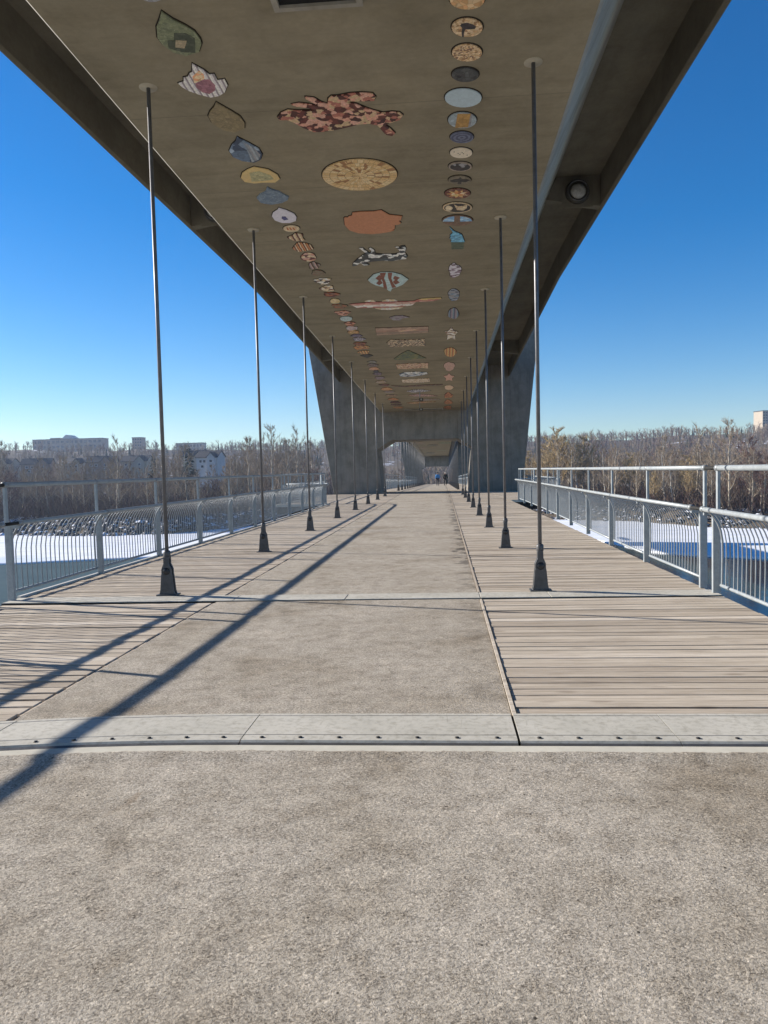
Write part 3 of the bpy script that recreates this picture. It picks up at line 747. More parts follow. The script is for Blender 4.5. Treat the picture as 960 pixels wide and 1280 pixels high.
small = [
 (o3, 418, 588, 62, 32, 'stripes', [TAN, DRED, CREAM], 'tan and dark red striped little fish mosaic', .16),
 (o3, 468, 672, 82, 36, 'stripes', [RUST, ORNG, DRED, CREAM], 'rust red diamond fish mosaic with orange stripes', .10),
 (o3, 518, 758, 64, 36, 'camo', [DRED, SALM, PINK, CREAM, RUST], 'salmon pink rounded mosaic crossed by red lines', .04),
 ((340, 270), 360, 420, 46, 28, 'stripes', [BRN, GREY, PINK, BLK], 'dark brown and grey striped leaf mosaic', .12),
 ((340, 270), 395, 485, 54, 27, 'tess', [OLIV, BRN, (.24, .2, .14)], 'olive split leaf mosaic near the concrete colour', .08),
 ((340, 270), 435, 552, 66, 25, 'camo', [BLK, WHT, BRN, CREAM], 'black and white bird-like mosaic with spread wings', .17),
 ((340, 270), 475, 617, 56, 24, 'camo', [BRN, CREAM, WHT, TAN], 'beige white moth-like mosaic below the spread wings one', .14),
 ((340, 270), 510, 668, 66, 18, 'camo', [DRED, RUST, BRN], 'thin rust brown triangle mosaic above the yellow one', .10),
 ((340, 270), 540, 724, 42, 20, 'tess', [YEL, CREAM], 'small bright yellow oval mosaic in the left trail', .03),
 ((340, 270), 580, 770, 60, 20, 'camo', [BRN, RUST, OLIV], 'brown arrowhead mosaic just past the yellow oval', .16),
 ((340, 270), 605, 828, 60, 20, 'camo', [DRED, SALM, RUST, PINK], 'red and pink crab-like mosaic before the pale blue oval', .15),
 ((340, 270), 635, 877, 52, 20, 'rings', [TEAL, PALE, (.3, .42, .42)], 'pale blue green oval mosaic with a ring in it', .02),
 ((340, 270), 668, 920, 42, 18, 'camo', [RUST, SALM, DRED], 'small brick red mosaic just past the pale blue oval', .12),
 ((340, 270), 682, 957, 48, 18, 'tess', [GREY, PINK, LILA], 'grey pink mosaic, second past the pale blue oval', .10),
 ((340, 270), 695, 990, 48, 15, 'tess', [ORNG, YEL, BRN], 'orange mosaic, third past the pale blue oval', .12),
 ((340, 270), 725, 1022, 45, 11, 'tess', [PURP, NAVY], 'dark purple sliver mosaic, fourth past the pale blue oval', .10),
 ((340, 270), 745, 1053, 50, 14, 'tess', [PURP, LILA, NAVY], 'violet grey mosaic, fifth past the pale blue oval', .10),
 ((340, 270), 755, 1092, 52, 14, 'camo', [DRED, RUST, BRN], 'dark red mosaic, sixth past the pale blue oval', .12),
 ((360, 340), 627, 642, 66, 18, 'camo', [ORNG, RUST, DRED, YEL], 'orange maple-like mosaic before the black diamond', .16),
 ((360, 340), 652, 685, 46, 14, 'stripes', [ORNG, BRN, YEL], 'orange ragged mosaic touching the black diamond', .14),
 ((360, 340), 720, 768, 38, 9, 'tess', [GREY, OLIV], 'thin grey mosaic just past the black diamond', .1),
 ((360, 340), 725, 795, 46, 13, 'tess', [GREY, BLK, BRN], 'charcoal mosaic, second past the black diamond', .1),
 ((360, 340), 738, 826, 42, 11, 'tess', [ORNG, PINK], 'peach mosaic, third past the black diamond', .1),
 ((360, 340), 755, 850, 20, 13, 'tess', [BLK, NAVY], 'tiny dark mosaic, fourth past the black diamond', .1),
 ((360, 340), 768, 872, 36, 11, 'tess', [PURP, BLK], 'dark mauve mosaic, fifth past the black diamond', .1),
 ((360, 340), 785, 906, 42, 12, 'tess', [PURP, GREY, DRED], 'mauve grey mosaic, sixth past the black diamond', .1),
 ((360, 340), 800, 940, 44, 11, 'tess', [BRN, TAN, GREY], 'brown and tan mosaic, seventh past the black diamond', .1),
 ((360, 340), 825, 967, 42, 10, 'tess', [DRED, BRN, BLK], 'dark red brown mosaic, eighth past the black diamond', .1),
 ((360, 340), 845, 1000, 46, 11, 'tess', [ORNG, TAN, RUST], 'tan orange mosaic, ninth past the black diamond', .1),
 ((360, 340), 868, 1026, 46, 8, 'tess', [BRN, GREY], 'brown grey mosaic, tenth past the black diamond', .1),
 ((360, 340), 885, 1057, 46, 9, 'tess', [BLK, BRN, TAN], 'blackish mosaic, fifth from the pier in the left trail', .1),
 ((360, 340), 900, 1088, 44, 9, 'tess', [ORNG, RUST, BRN], 'rust mosaic, fourth from the pier in the left trail', .1),
 ((360, 340), 918, 1115, 42, 8, 'tess', [BLK, DRED], 'black red mosaic, third from the pier in the left trail', .1),
 ((360, 340), 932, 1137, 42, 7, 'tess', [BLK, BRN], 'dark brown mosaic, second from the pier in the left trail', .1),
 ((360, 340), 945, 1160, 40, 7, 'tess', [ORNG, BRN], 'orange brown mosaic, last before the pier in the left trail', .1),
]
for i, (o_, cx, cy, rx, ry, kind, cols, lab, wob) in enumerate(small):
    mosaic(ell(o_, f1, cx, cy, rx, ry, 22, wob, i), T(kind, cols, 34), lab, 'L')
mosaic(px((360, 340), f1, [(620, 715), (675, 698), (728, 712), (680, 734)]), T('tess', [BLK, (.05, .05, .05)], 20), 'black diamond mosaic in the left trail', 'L')
# --- middle row
o4 = (340, 90); f4 = 960 / 180
mosaic(px(o4, f4, [(38, 295), (60, 265), (105, 245), (170, 250), (240, 250), (290, 245), (240, 230), (165, 222), (130, 208), (180, 200), (250, 208), (310, 215), (270, 195), (225, 170), (220, 158), (280, 165), (330, 195), (370, 205), (375, 170), (395, 152), (440, 150), (520, 135), (600, 130), (670, 135), (690, 158), (680, 182), (600, 185), (520, 185), (490, 190), (560, 205), (620, 230), (680, 250), (740, 265), (800, 258), (850, 262), (872, 280), (850, 310), (790, 330), (755, 345), (790, 370), (820, 400), (800, 418), (760, 410), (730, 375), (700, 345), (640, 335), (580, 340), (500, 360), (420, 378), (330, 390), (280, 392), (210, 365), (150, 330), (100, 310), (50, 312)]),
       T('camo', [DRED, (.06, .02, .02), SALM, (.40, .15, .11), TAN, (.62, .36, .28), (.08, .025, .02), TAN], 38), 'large fish mosaic patterned in maroon, pink and tan blotches', 'C')
c0 = on_soffit(449.5, 217.5); a0 = on_soffit(402, 217); b0 = on_soffit(497, 217)
rad = (b0[0] - a0[0]) / 2
mosaic([(c0[0] + rad * math.cos(2 * PI * i / 40), c0[1] + .02 + rad * 1.02 * math.sin(2 * PI * i / 40)) for i in range(40)],
       T('radial', [CREAM, (.68, .50, .27), (.62, .42, .19), (.70, .55, .32), (.64, .45, .22), (.34, .17, .07), (.30, .14, .06)], 60), 'round woven basket mosaic in straw and brown', 'C')
o5 = (400, 240); f5 = 6.0
mosaic(px(o5, f5, [(180, 190), (190, 183), (212, 185), (215, 176), (238, 172), (244, 148), (300, 142), (400, 140), (460, 130), (490, 148), (520, 165), (615, 175), (605, 205), (588, 208), (608, 225), (585, 238), (562, 240), (560, 270), (530, 282), (555, 280), (530, 290), (450, 303), (390, 308), (290, 302), (220, 280), (185, 240)]),
       T('plain', [(.46, .20, .10), (.44, .19, .10), (.48, .215, .115)], 34), 'plain terracotta orange mosaic like a broken pot', 'C')
mosaic(px(o5, f5, [(245, 550), (250, 530), (280, 500), (320, 470), (345, 455), (320, 435), (295, 415), (320, 415), (350, 440), (375, 455), (390, 435), (365, 420), (380, 412), (405, 430), (415, 455), (470, 462), (560, 460), (600, 450), (590, 425), (565, 408), (590, 405), (610, 420), (605, 402), (635, 398), (645, 420), (635, 450), (655, 475), (645, 495), (600, 500), (540, 512), (470, 508), (390, 515), (340, 525), (370, 540), (330, 545), (300, 525), (275, 545)]),
       T('camo', [(.04, .045, .05), (.06, .08, .09), (.75, .75, .74), (.80, .80, .78), (.05, .06, .07), (.5, .55, .57)], 22), 'leaping four legged animal mosaic patched black and white', 'C')
a = mosaic(px(o5, f5, [(360, 655), (400, 615), (460, 597), (540, 597), (610, 615), (662, 650), (620, 690), (570, 710), (540, 718), (530, 740), (515, 735), (490, 712), (420, 695), (380, 675)]), T('tess', [TEAL, (.46, .60, .63)], 22), 'pale blue eye shaped mosaic with a red brown knot', 'C')
KN = T('tess', [(.22, .07, .04), (.18, .055, .035)], 24)
for P_ in ([(450, 600), (495, 597), (480, 640), (492, 668), (505, 720), (478, 715), (470, 665), (452, 630)], [(508, 600), (542, 597), (535, 640), (545, 670), (572, 708), (540, 712), (525, 670), (512, 640)],
           [(415, 640), (445, 615), (468, 640), (455, 655), (470, 675), (445, 692), (422, 678), (440, 658)], [(560, 622), (598, 635), (578, 655), (598, 672), (565, 688), (545, 668), (562, 652), (548, 640)]):
    inlay(a, px(o5, f5, P_), KN, 'knot_band')
a = mosaic(px(o5, f5, [(220, 838), (400, 822), (700, 815), (760, 795), (905, 788), (912, 795), (850, 812), (720, 820), (690, 845), (600, 855), (500, 862), (280, 865), (250, 850)]), T('bands', [(.45, .16, .14), PINK, WHT, (.45, .16, .14), YEL, ORNG, YEL], 3.2), 'long canoe shaped mosaic in orange, pink and white bands', 'C')
for P_ in ([(335, 818), (360, 810), (400, 810), (415, 820)], [(465, 816), (500, 805), (560, 805), (580, 814)], [(415, 869), (520, 867), (625, 860), (590, 872), (520, 880), (460, 878)]):
    P2 = px(o5, f5, P_); slab('tile_lobe', P2, a[1], -.003, .018, T('tess', [CREAM, WHT], 20), a[0])
o6 = (430, 370)
C = lambda pts: px(o6, f5, pts)
mosaic(C([(340, 158), (380, 146), (440, 143), (490, 156), (440, 163), (420, 178), (370, 178)]), T('tess', [PURP, GREY, (.2, .16, .19)], 20), 'dull purple whale-like mosaic past the canoe', 'C')
a = mosaic(C([(235, 237), (632, 225), (632, 270), (245, 290)]), T('bands', [(.34, .2, .15), (.28, .2, .15), (.40, .27, .2)], 5), 'long brownish rectangle mosaic with a pale streak and dark frame', 'C')
inlay(a, C([(400, 255), (520, 243), (560, 250), (420, 265)]), T('tess', [PINK, TAN], 20))
mosaic(C([(320, 348), (350, 325), (480, 325), (605, 320), (608, 370), (480, 372), (350, 382)]), T('camo', [BLK, TAN, BRN, CREAM, BLK, CREAM], 60), 'speckled black and cream band mosaic past the rectangle', 'C')
mosaic(C([(375, 470), (430, 430), (480, 405), (540, 430), (615, 465), (540, 468), (460, 478), (390, 475)]), T('camo', [GREN, (.06, .09, .06), (.22, .2, .06), GREN], 30), 'dark green tree shaped mosaic', 'C')
mosaic(C([(390, 510), (500, 503), (600, 500), (632, 500), (630, 540), (590, 535), (480, 545), (400, 545)]), T('camo', [TAN, BRN, CREAM, PINK, RUST], 50), 'tan and brown patterned band mosaic just past the green tree', 'C')
mosaic(C([(412, 585), (450, 570), (540, 566), (620, 570), (628, 582), (560, 595), (480, 604), (425, 600)]), T('camo', [NAVY, PALE, WHT, BLUE, PALE], 24), 'blue and white flying bird mosaic far down the soffit', 'C')
mosaic(C([(430, 625), (540, 618), (640, 615), (645, 640), (540, 648), (440, 646)]), T('camo', [CREAM, BRN, WHT, TAN], 70), 'whitish lattice band mosaic past the blue and white bird', 'C')
mosaic(C([(355, 670), (460, 674), (600, 664), (740, 660), (740, 666), (600, 674), (470, 680), (380, 677)]), T('tess', [BLK, BRN], 20), 'thin dark line mosaic stretching across the soffit', 'C')
mosaic(C([(470, 712), (520, 702), (580, 700), (650, 708), (600, 716), (520, 722)]), T('tess', [PURP, PALE, NAVY], 20), 'lens shaped bluish mosaic past the thin dark line', 'C')
mosaic(C([(480, 742), (560, 734), (640, 738), (700, 748), (600, 752), (520, 750)]), T('tess', [BRN, PINK, PURP], 20), 'flat mauve brown mosaic between the hanging cameras', 'C')
mosaic(C([(500, 778), (620, 770), (720, 772), (640, 780), (540, 786)]), T('tess', [GREY, BRN], 20), 'flat grey mosaic past the first hanging camera', 'C')
mosaic(C([(470, 800), (580, 791), (690, 790), (600, 799), (520, 806)]), T('tess', [RUST, TAN], 20), 'flat reddish mosaic before the second hanging camera', 'C')
# --- right row
o7 = (530, 0); f7 = 1280 / 150
BUFF = [(.62, .44, .26), (.55, .36, .19), (.68, .52, .34), (.35, .2, .1), (.62, .46, .28)]
mosaic(ell(o7, f7, 460, -20, 185, 100), T('tess', [(.62, .40, .20), (.66, .48, .28), (.58, .34, .16)], 16), 'orange tan oval mosaic cut by the top edge of the photo', 'R')
a = mosaic(ell(o7, f7, 460, 277, 166, 97), T('tess', BUFF, 34), 'speckled tan oval mosaic with a dark curled figure', 'R')
inlay(a, px(o7, f7, [(400, 230), (460, 220), (520, 238), (556, 262), (540, 285), (470, 290), (440, 290), (425, 330), (425, 372), (405, 372), (400, 320), (408, 275), (385, 250)]), T('tess', [BLK, (.05, .04, .045)], 20), 'tile_figure')
mosaic(ell(o7, f7, 458, 547, 160, 90), T('tess', BUFF + [BRN], 46), 'tan oval mosaic covered in small dark flecks', 'R')
a = mosaic(ell(o7, f7, 440, 784, 143, 74), T('tess', [(.05, .055, .058), (.075, .08, .082), (.06, .06, .062)], 18), 'charcoal oval mosaic with faint grey figures', 'R')
inlay(a, px(o7, f7, [(350, 800), (370, 785), (400, 800), (380, 815)]), T('tess', [BLK], 20)); inlay(a, px(o7, f7, [(435, 750), (470, 745), (480, 800), (440, 800)]), T('tess', [(.10, .11, .115)], 20))
a = mosaic(ell(o7, f7, 418, 1031, 196, 98), T('plain', [(.40, .50, .56), (.41, .51, .57)], 30), 'plain pale blue oval mosaic', 'R')
o8 = (530, 130); f8 = 8.0
a = mosaic(ell(o8, f8, 383, 150, 142, 78), T('tess', [(.34, .40, .44), (.28, .34, .38)], 20), 'pale grey blue oval mosaic split by an ochre band', 'R')
inlay(a, px(o8, f8, [(335, 82), (470, 82), (440, 215), (310, 222)]), T('tess', [(.42, .24, .07), (.38, .22, .07)], 16), 'tile_band')
inlay(a, px(o8, f8, [(466, 82), (486, 88), (462, 205), (442, 213)]), T('tess', [GREY], 16), 'tile_band')
a = mosaic(ell(o8, f8, 378, 322, 116, 56), T('rings', [(.07, .08, .14), (.14, .16, .24)], 34), 'navy oval mosaic with concentric rings', 'R')
a = mosaic(ell(o8, f8, 371, 478, 111, 50), T('plain', [(.66, .58, .46), (.62, .55, .44)], 30), 'cream oval mosaic with a few dark dots', 'R')
for dx, dy in ((-30, 0), (-12, 12), (10, -6), (24, 4), (-70, -14), (60, 18)): inlay(a, ell(o8, f8, 371 + dx, 478 + dy, 5, 3, 8), M['grout'], 'tile_dot')
a = mosaic(ell(o8, f8, 361, 616, 116, 46), T('tess', [(.36, .30, .25), (.3, .25, .2)], 30), 'dark eye shaped mosaic with a pinkish rim', 'R')
inlay(a, ell(o8, f8, 361, 616, 100, 37), T('camo', [BLK, (.05, .04, .045), BLK, GREY], 30))
a = mosaic(ell(o8, f8, 356, 752, 112, 44), T('tess', [(.20, .17, .12), (.18, .155, .11)], 20), 'brown oval mosaic with a dark mushroom-like shape', 'R')
inlay(a, px(o8, f8, [(255, 755), (300, 740), (345, 735), (360, 715), (380, 735), (430, 738), (460, 748), (420, 765), (375, 765), (372, 785), (335, 788), (340, 765), (280, 768)]), T('tess', [BLK, (.05, .045, .04)], 20))
a = mosaic(ell(o8, f8, 335, 886, 128, 50), T('tess', [BRN, DRED], 30), 'dark oval mosaic with an orange flower or sun', 'R')
inlay(a, px(o8, f8, [(335 + (1 if i % 2 else .55) * 112 * math.cos(i * PI / 9), 886 + (1 if i % 2 else .55) * 42 * math.sin(i * PI / 9)) for i in range(18)]), T('camo', [ORNG, YEL, CREAM, RUST], 50), 'tile_flower')
a = mosaic(ell(o8, f8, 333, 1026, 146, 50), T('tess', [CREAM, TAN], 30), 'black oval mosaic with two cream shapes and a cream rim', 'R')
inlay(a, ell(o8, f8, 333, 1026, 132, 43), T('tess', [BLK, (.05, .04, .035)], 20))
inlay(a, ell(o8, f8, 248, 1028, 36, 26, 14, .08, 3), T('tess', [CREAM], 20), lift=.026); inlay(a, px(o8, f8, [(300, 990), (340, 1010), (390, 1005), (435, 985), (425, 1030), (390, 1050), (330, 1045)]), T('tess', [CREAM, TAN], 20), lift=.026)
a = mosaic(ell(o8, f8, 335, 1156, 152, 52), T('tess', [(.20, .12, .08), (.17, .11, .075)], 20), 'brown oval mosaic with two bright blue upper quarters', 'R')
SB = T('tess', [(.24, .46, .70), (.20, .38, .62), (.40, .58, .74)], 16)
inlay(a, px(o8, f8, [(185, 1162), (205, 1138), (250, 1118), (303, 1112), (300, 1164)]), SB); inlay(a, px(o8, f8, [(362, 1112), (420, 1118), (465, 1136), (484, 1160), (360, 1164)]), SB)
o9 = (530, 260); f9 = 6.4
a = mosaic(px(o9, f9, [(205, 145), (240, 180), (300, 205), (310, 225), (325, 265), (215, 265), (222, 248), (205, 235), (220, 222), (208, 215), (232, 192)]), T('tess', [(.16, .45, .66), (.20, .50, .70), (.10, .30, .5)], 18), 'bright turquoise jagged leaf mosaic over a green block', 'R')
slab('tile_block', px(o9, f9, [(218, 268), (318, 268), (316, 322), (220, 324)]), a[1], -.003, .018, T('tess', [(.09, .12, .08), (.07, .10, .07)], 18), a[0])
RL = [(o9, f9, 246, 495, 48, 54, 'camo', [PURP, LILA, (.12, .07, .1), LILA], 'mauve split leaf mosaic past the turquoise one', .1),
      (o9, f9, 238, 690, 44, 48, 'camo', [BLUE, GREY, NAVY, (.3, .34, .42)], 'round blue grey leaf mosaic', .04),
      (o9, f9, 236, 840, 42, 42, 'stripes', [BLUE, NAVY, PURP, GREY], 'blue striped leaf mosaic just before the white star', .06),
      (o9, f9, 210, 1150, 48, 36, 'stripes', [ORNG, YEL, RUST], 'orange and red pumpkin-like mosaic past the white star', .04),
      (o6, f5, 790, 525, 40, 32, 'tess', [PINK, (.45, .30, .25)], 'dusty pink leaf mosaic past the pumpkin one', .07),
      (o6, f5, 787, 684, 33, 17, 'tess', [CREAM, PINK, TAN], 'cream scalloped mosaic past the small peach star', .05),
      (o6, f5, 783, 743, 30, 19, 'camo', [RUST, DRED, ORNG], 'rust leaf mosaic, third from the pier in the right row', .12),
      (o6, f5, 782, 793, 29, 15, 'camo', [RUST, BRN, ORNG], 'rust leaf mosaic, second from the pier in the right row', .12),
      (o6, f5, 779, 835, 28, 12, 'camo', [DRED, RUST, ORNG], 'rust leaf mosaic, last before the pier in the right row', .12)]
for i, (o_, f_, cx, cy, rx, ry, kind, cols, lab, wob) in enumerate(RL):
    mosaic(ell(o_, f_, cx, cy, rx, ry, 24, wob, 60 + i), T(kind, cols, 30), lab, 'R')
def star(o_, f_, cx, cy, rx, ry, ph=-PI / 2): return px(o_, f_, [(cx + (rx if i % 2 == 0 else rx * .55) * math.cos(ph + i * PI / 5), cy + (ry if i % 2 == 0 else ry * .55) * math.sin(ph + i * PI / 5)) for i in range(10)])
mosaic(star(o9, f9, 218, 1003, 56, 56), T('camo', [WHT, BRN, CREAM, WHT], 34), 'white and brown star shaped mosaic', 'R')
mosaic(star(o6, f5, 788, 608, 42, 32), T('tess', [PINK, SALM], 20), 'small peach star mosaic far down the right row', 'R')
for (qx, qy, rx, ry, cl) in ((524, 553.5, 9, 1.3, BRN), (557, 553.5, 9, 1.3, GREN), (541, 556.5, 7, 1.2, BLK), (528, 560, 6, 1.0, BRN), (552, 563, 7, 1.0, OLIV), (538, 566, 6, .8, BLK), (545, 570, 6, .7, BRN), (533, 573, 5, .6, GREN)):
    mosaic([(p_[0], p_[1]) for p_ in ell((0, 0), 1, qx, qy, rx, ry, 14)], T('tess', [cl, OLIV], 12), 'small dark mosaic on the farther soffit seen through the pier portal', 'F', rim=False)
# cameras hanging from the soffit
for (qx, qy, lab) in ((524.6, 489, 'nearer small hanging camera on a white stem under the soffit'), (524.6, 502.5, 'farther small hanging camera on a white stem, close to the slot hatch')):
    x, y = on_soffit(qx, qy); t = empty('hanging_camera', (x, y, soffit(y))); tag(t, lab, 'camera')
    mb = MB(); mb.tube([(0, 0, 0), (0, 0, -.36)], .022, 8); mb.box(-.1, .1, -.06, .06, -.02, .01); mb.build('stem', M['galv'], t)
    mb = MB(); mb.box(-.03, .17, -.16, .1, -.50, -.36); mb.build('housing', M['fixture'], t, bevel=.02)
    mb = MB(); mb.tube([(.07, -.161, -.43), (.07, -.19, -.43)], .05, 12); mb.build('lens', M['lens'], t)
for o in list(bpy.data.objects):
    if '_c' in o: del o['_c']

# ------------------------------------------------------------------ people walking away
def tubes_person(name_loc, rz, jacket_col, trouser_col, cap_col, lab, phase, pose_bag=False):
    t = bpy.data.meshes
    def skin_mesh(verts, edges, radii, sub=1):
        me = bpy.data.meshes.new('tmp'); me.from_pydata(verts, edges, [])
        o = bpy.data.objects.new('tmp', me); COL.objects.link(o)
        md = o.modifiers.new('s', 'SKIN'); md.use_smooth_shade = True
        if not me.skin_vertices: pass
        sv = me.skin_vertices[0].data
        for i, r in enumerate(radii): sv[i].radius = (r, r)
        sv[0].use_root = True
        ss = o.modifiers.new('u', 'SUBSURF'); ss.levels = ss.render_levels = sub
        dg = bpy.context.evaluated_depsgraph_get()
        m2 = bpy.data.meshes.new_from_object(o.evaluated_get(dg))
        bpy.data.objects.remove(o); bpy.data.meshes.remove(me)
        return m2
    p = phase
    J = {'pel': (0, 0, .95), 'wai': (0, .01, 1.10), 'che': (0, .02, 1.32), 'nec': (0, .03, 1.48), 'hb': (0, .05, 1.56), 'hd': (0, .06, 1.66),
         'hL': (-.1, 0, .92), 'kL': (-.11, .10 * p, .50), 'aL': (-.11, -.06 * p + .02, .09), 'tL': (-.12, .09 - .06 * p, .04),
         'hR': (.1, 0, .92), 'kR': (.11, .05 - .06 * p, .50), 'aR': (.11, -.24 * p, .12), 'tR': (.12, -.12 * p, .04),
         'sL': (-.19, .02, 1.42), 'eL': (-.26, -.05 * p, 1.14), 'wL': (-.25, .06, .90), 'fL': (-.245, .09, .82),
         'sR': (.19, .02, 1.42), 'eR': (.26, .03 * p, 1.14), 'wR': (.25, .10 * p, .90), 'fR': (.245, .13 * p, .82)}
    names = list(J); idx = {n: i for i, n in enumerate(names)}
    E = [('pel', 'wai'), ('wai', 'che'), ('che', 'nec'), ('nec', 'hb'), ('hb', 'hd'), ('pel', 'hL'), ('hL', 'kL'), ('kL', 'aL'), ('aL', 'tL'), ('pel', 'hR'), ('hR', 'kR'), ('kR', 'aR'), ('aR', 'tR'),
         ('che', 'sL'), ('sL', 'eL'), ('eL', 'wL'), ('wL', 'fL'), ('che', 'sR'), ('sR', 'eR'), ('eR', 'wR'), ('wR', 'fR')]
    rad = {'pel': .14, 'wai': .13, 'che': .15, 'nec': .055, 'hb': .075, 'hd': .095, 'hL': .085, 'kL': .06, 'aL': .045, 'tL': .04, 'hR': .085, 'kR': .06, 'aR': .045, 'tR': .04,
           'sL': .065, 'eL': .045, 'wL': .03, 'fL': .035, 'sR': .065, 'eR': .045, 'wR': .03, 'fR': .035}
    me = skin_mesh([J[n] for n in names], [(idx[a], idx[b]) for a, b in E], [rad[n] for n in names])
    bm = bmesh.new(); bm.from_mesh(me)
    mbx = MB()
    for s, h in ((-1, J['fL']), (1, J['fR'])):
        for k in range(4):
            y0 = h[1] - .028 + .019 * k; L = (.062, .072, .076, .066)[k]
            mbx.tube([(h[0], y0, h[2] + .01), (h[0] - s * .008, y0 + .004, h[2] - L * .6), (h[0] - s * .026, y0 + .008, h[2] - L)], [.009, .008, .006], 5)
        mbx.tube([(h[0] - s * .01, h[1] + .02, h[2] + .03), (h[0] - s * .02, h[1] + .055, h[2] - .01), (h[0] - s * .02, h[1] + .06, h[2] - .035)], [.011, .009, .007], 5)
    hd = J['hd']
    mbx.tube([(hd[0], hd[1] + .085, hd[2] + .02), (hd[0], hd[1] + .118, hd[2] - .02), (hd[0], hd[1] + .09, hd[2] - .035)], [.008, .014, .01], 6)   # nose
    for s in (-1, 1):
        mbx.tube([(hd[0] + s * .088, hd[1], hd[2] + .02), (hd[0] + s * .108, hd[1] - .012, hd[2] + .005), (hd[0] + s * .09, hd[1], hd[2] - .035)], [.008, .014, .008], 6)
    bm2 = bmesh.new(); 
    vmap = [bm.verts.new(v) for v in mbx.v]
    for f in mbx.f:
        try: bm.faces.new([vmap[i] for i in f])
        except ValueError: pass
    bm.to_mesh(me); bm.free(); bm2.free()
    root = empty('person', name_loc, rz); tag(root, lab, 'person')
    def link(name, mesh, mat):
        mesh.materials.clear(); mesh.materials.append(mat); mesh.name = name
        for q in mesh.polygons: q.use_smooth = True; q.material_index = 0
        o = bpy.data.objects.new(name, mesh); COL.objects.link(o); o.parent = root; return o
    link('body', me, mat_plain('skin_tone', (.50, .32, .24), .6, .05))
    def clothing(name, keys, edges, grow, mat):
        ii = {k: i for i, k in enumerate(keys)}
        link(name, skin_mesh([J[k] for k in keys], [(ii[a], ii[b]) for a, b in edges], [rad[k] + grow for k in keys]), mat)
    J['col'] = (0, .03, 1.45); rad['col'] = .075
    clothing('jacket', ['pel', 'wai', 'che', 'col', 'sL', 'eL', 'wL', 'sR', 'eR', 'wR'], [('pel', 'wai'), ('wai', 'che'), ('che', 'col'), ('che', 'sL'), ('sL', 'eL'), ('eL', 'wL'), ('che', 'sR'), ('sR', 'eR'), ('eR', 'wR')], .035, mat_plain('jacket_cloth', jacket_col, .7, .2, 9))
    clothing('trousers', ['pel', 'hL', 'kL', 'aL', 'hR', 'kR', 'aR'], [('pel', 'hL'), ('hL', 'kL'), ('kL', 'aL'), ('pel', 'hR'), ('hR', 'kR'), ('kR', 'aR')], .02, mat_plain('trouser_cloth', trouser_col, .8, .2, 9))
    for a_, t_ in (('aL', 'tL'), ('aR', 'tR')):
        a_, t_ = Vector(J[a_]), Vector(J[t_])
        mb = MB(); mb.tube([a_ + Vector((0, -.06, -.035)), a_ + Vector((0, .02, -.02)), t_ + Vector((0, .05, -.002)), t_ + Vector((0, .13, 0.0))], [.045, .052, .042, .025], 10)
        mb.build('shoe', mat_plain('dark_shoe', (.03, .03, .032), .6), root)
    mb = MB()
    rings = []
    for i in range(7):
        a = i / 6 * PI * .52
        rings.append([(hd[0] + .112 * math.cos(k * PI / 8) * math.cos(a), hd[1] - .012 + .122 * math.sin(k * PI / 8) * math.cos(a), hd[2] + .005 + .115 * math.sin(a)) for k in range(16)])
    mb.loft(rings, smooth=True); mb.build('hair', mat_plain('hair', cap_col, .8, .2, 20), root)
tubes_person((0.40, 101.5, deck(101.5)), R(2), (.05, .24, .55), (.03, .03, .04), (.05, .04, .035), 'person walking away on the path in a bright blue jacket and dark trousers', 1.0)
tubes_person((1.42, 102.5, deck(102.5)), R(-2), (.018, .018, .02), (.03, .03, .035), (.62, .58, .52), 'person with pale hair walking away on the path in a black coat', -1.0)

# ------------------------------------------------------------------ land, river, ice
WL = -13.0                                        # water level
SCL = 1.71
BANK = [(a * SCL, b * SCL) for a, b in [(-1200, 220), (-300, 140), (-120, 112), (-62, 106), (-47, 102), (-39, 103), (-33, 112), (-28, 119), (-12, 122), (12, 122), (28, 110), (35, 97), (40, 93), (60, 86), (110, 78), (220, 60), (1200, -60)]]
def bank_y(x):
    for (xa, ya), (xb, yb) in zip(BANK[:-1], BANK[1:]):
        if xa <= x <= xb: return ya + (yb - ya) * (x - xa) / (xb - xa)
    return 400 if x < 0 else -60
def sm(a, b, t):
    t = max(0.0, min(1.0, (t - a) / (b - a))); return t * t * (3 - 2 * t)
def land(x, y):
    d = y - bank_y(x)                             # distance behind the bank line
    n = noise.noise((x * .02, y * .02, 3)) ; n2 = noise.noise((x * .11, y * .11, 7))
    h = WL - 1.9 + 5.4 * sm(-4, 18, d) + .7 * n2 * sm(0, 10, d)
    h += 1.6 * n * sm(10, 60, d)
    r = math.hypot(x, y); th = math.degrees(math.atan2(x, y))
    prof = 30 + 5 * noise.noise((th * .13, 1.3, 0)) + 3 * noise.noise((th * .5, 4.1, 0)) + 3 * sm(-16, -22, th) + 2 * sm(0, 10, th)
    h += prof * sm(390, 900, r + 25 * n) + 8 * sm(60, 330, d)
    return h
M['ground'] = None
def mat_land():
    m = NT('snowy_river_land'); v = m.coord()
    n = m.noise(v, .09, 6, .6); n2 = m.noise(v, .9, 5, .65); n3 = m.noise(v, .012, 4, .6)
    c = m.ramp(n2, [(.3, (.09, .07, .05)), (.6, (.17, .135, .095)), (.8, (.24, .20, .15))])
    snow = m.ramp(m.math('ADD', m.math('MULTIPLY', n, .75), m.math('MULTIPLY', n3, .35)), [(.64, (0, 0, 0)), (.70, (1, 1, 1))])
    c = m.mix(snow, c, (.78, .80, .84))
    return m.out(c, .9, 0, m.bump(n2, .4, .3), .1)
M['ground'] = mat_land()
mb = MB(); rings = []
ths = [R(-66 + 132 * i / 170) for i in range(171)]
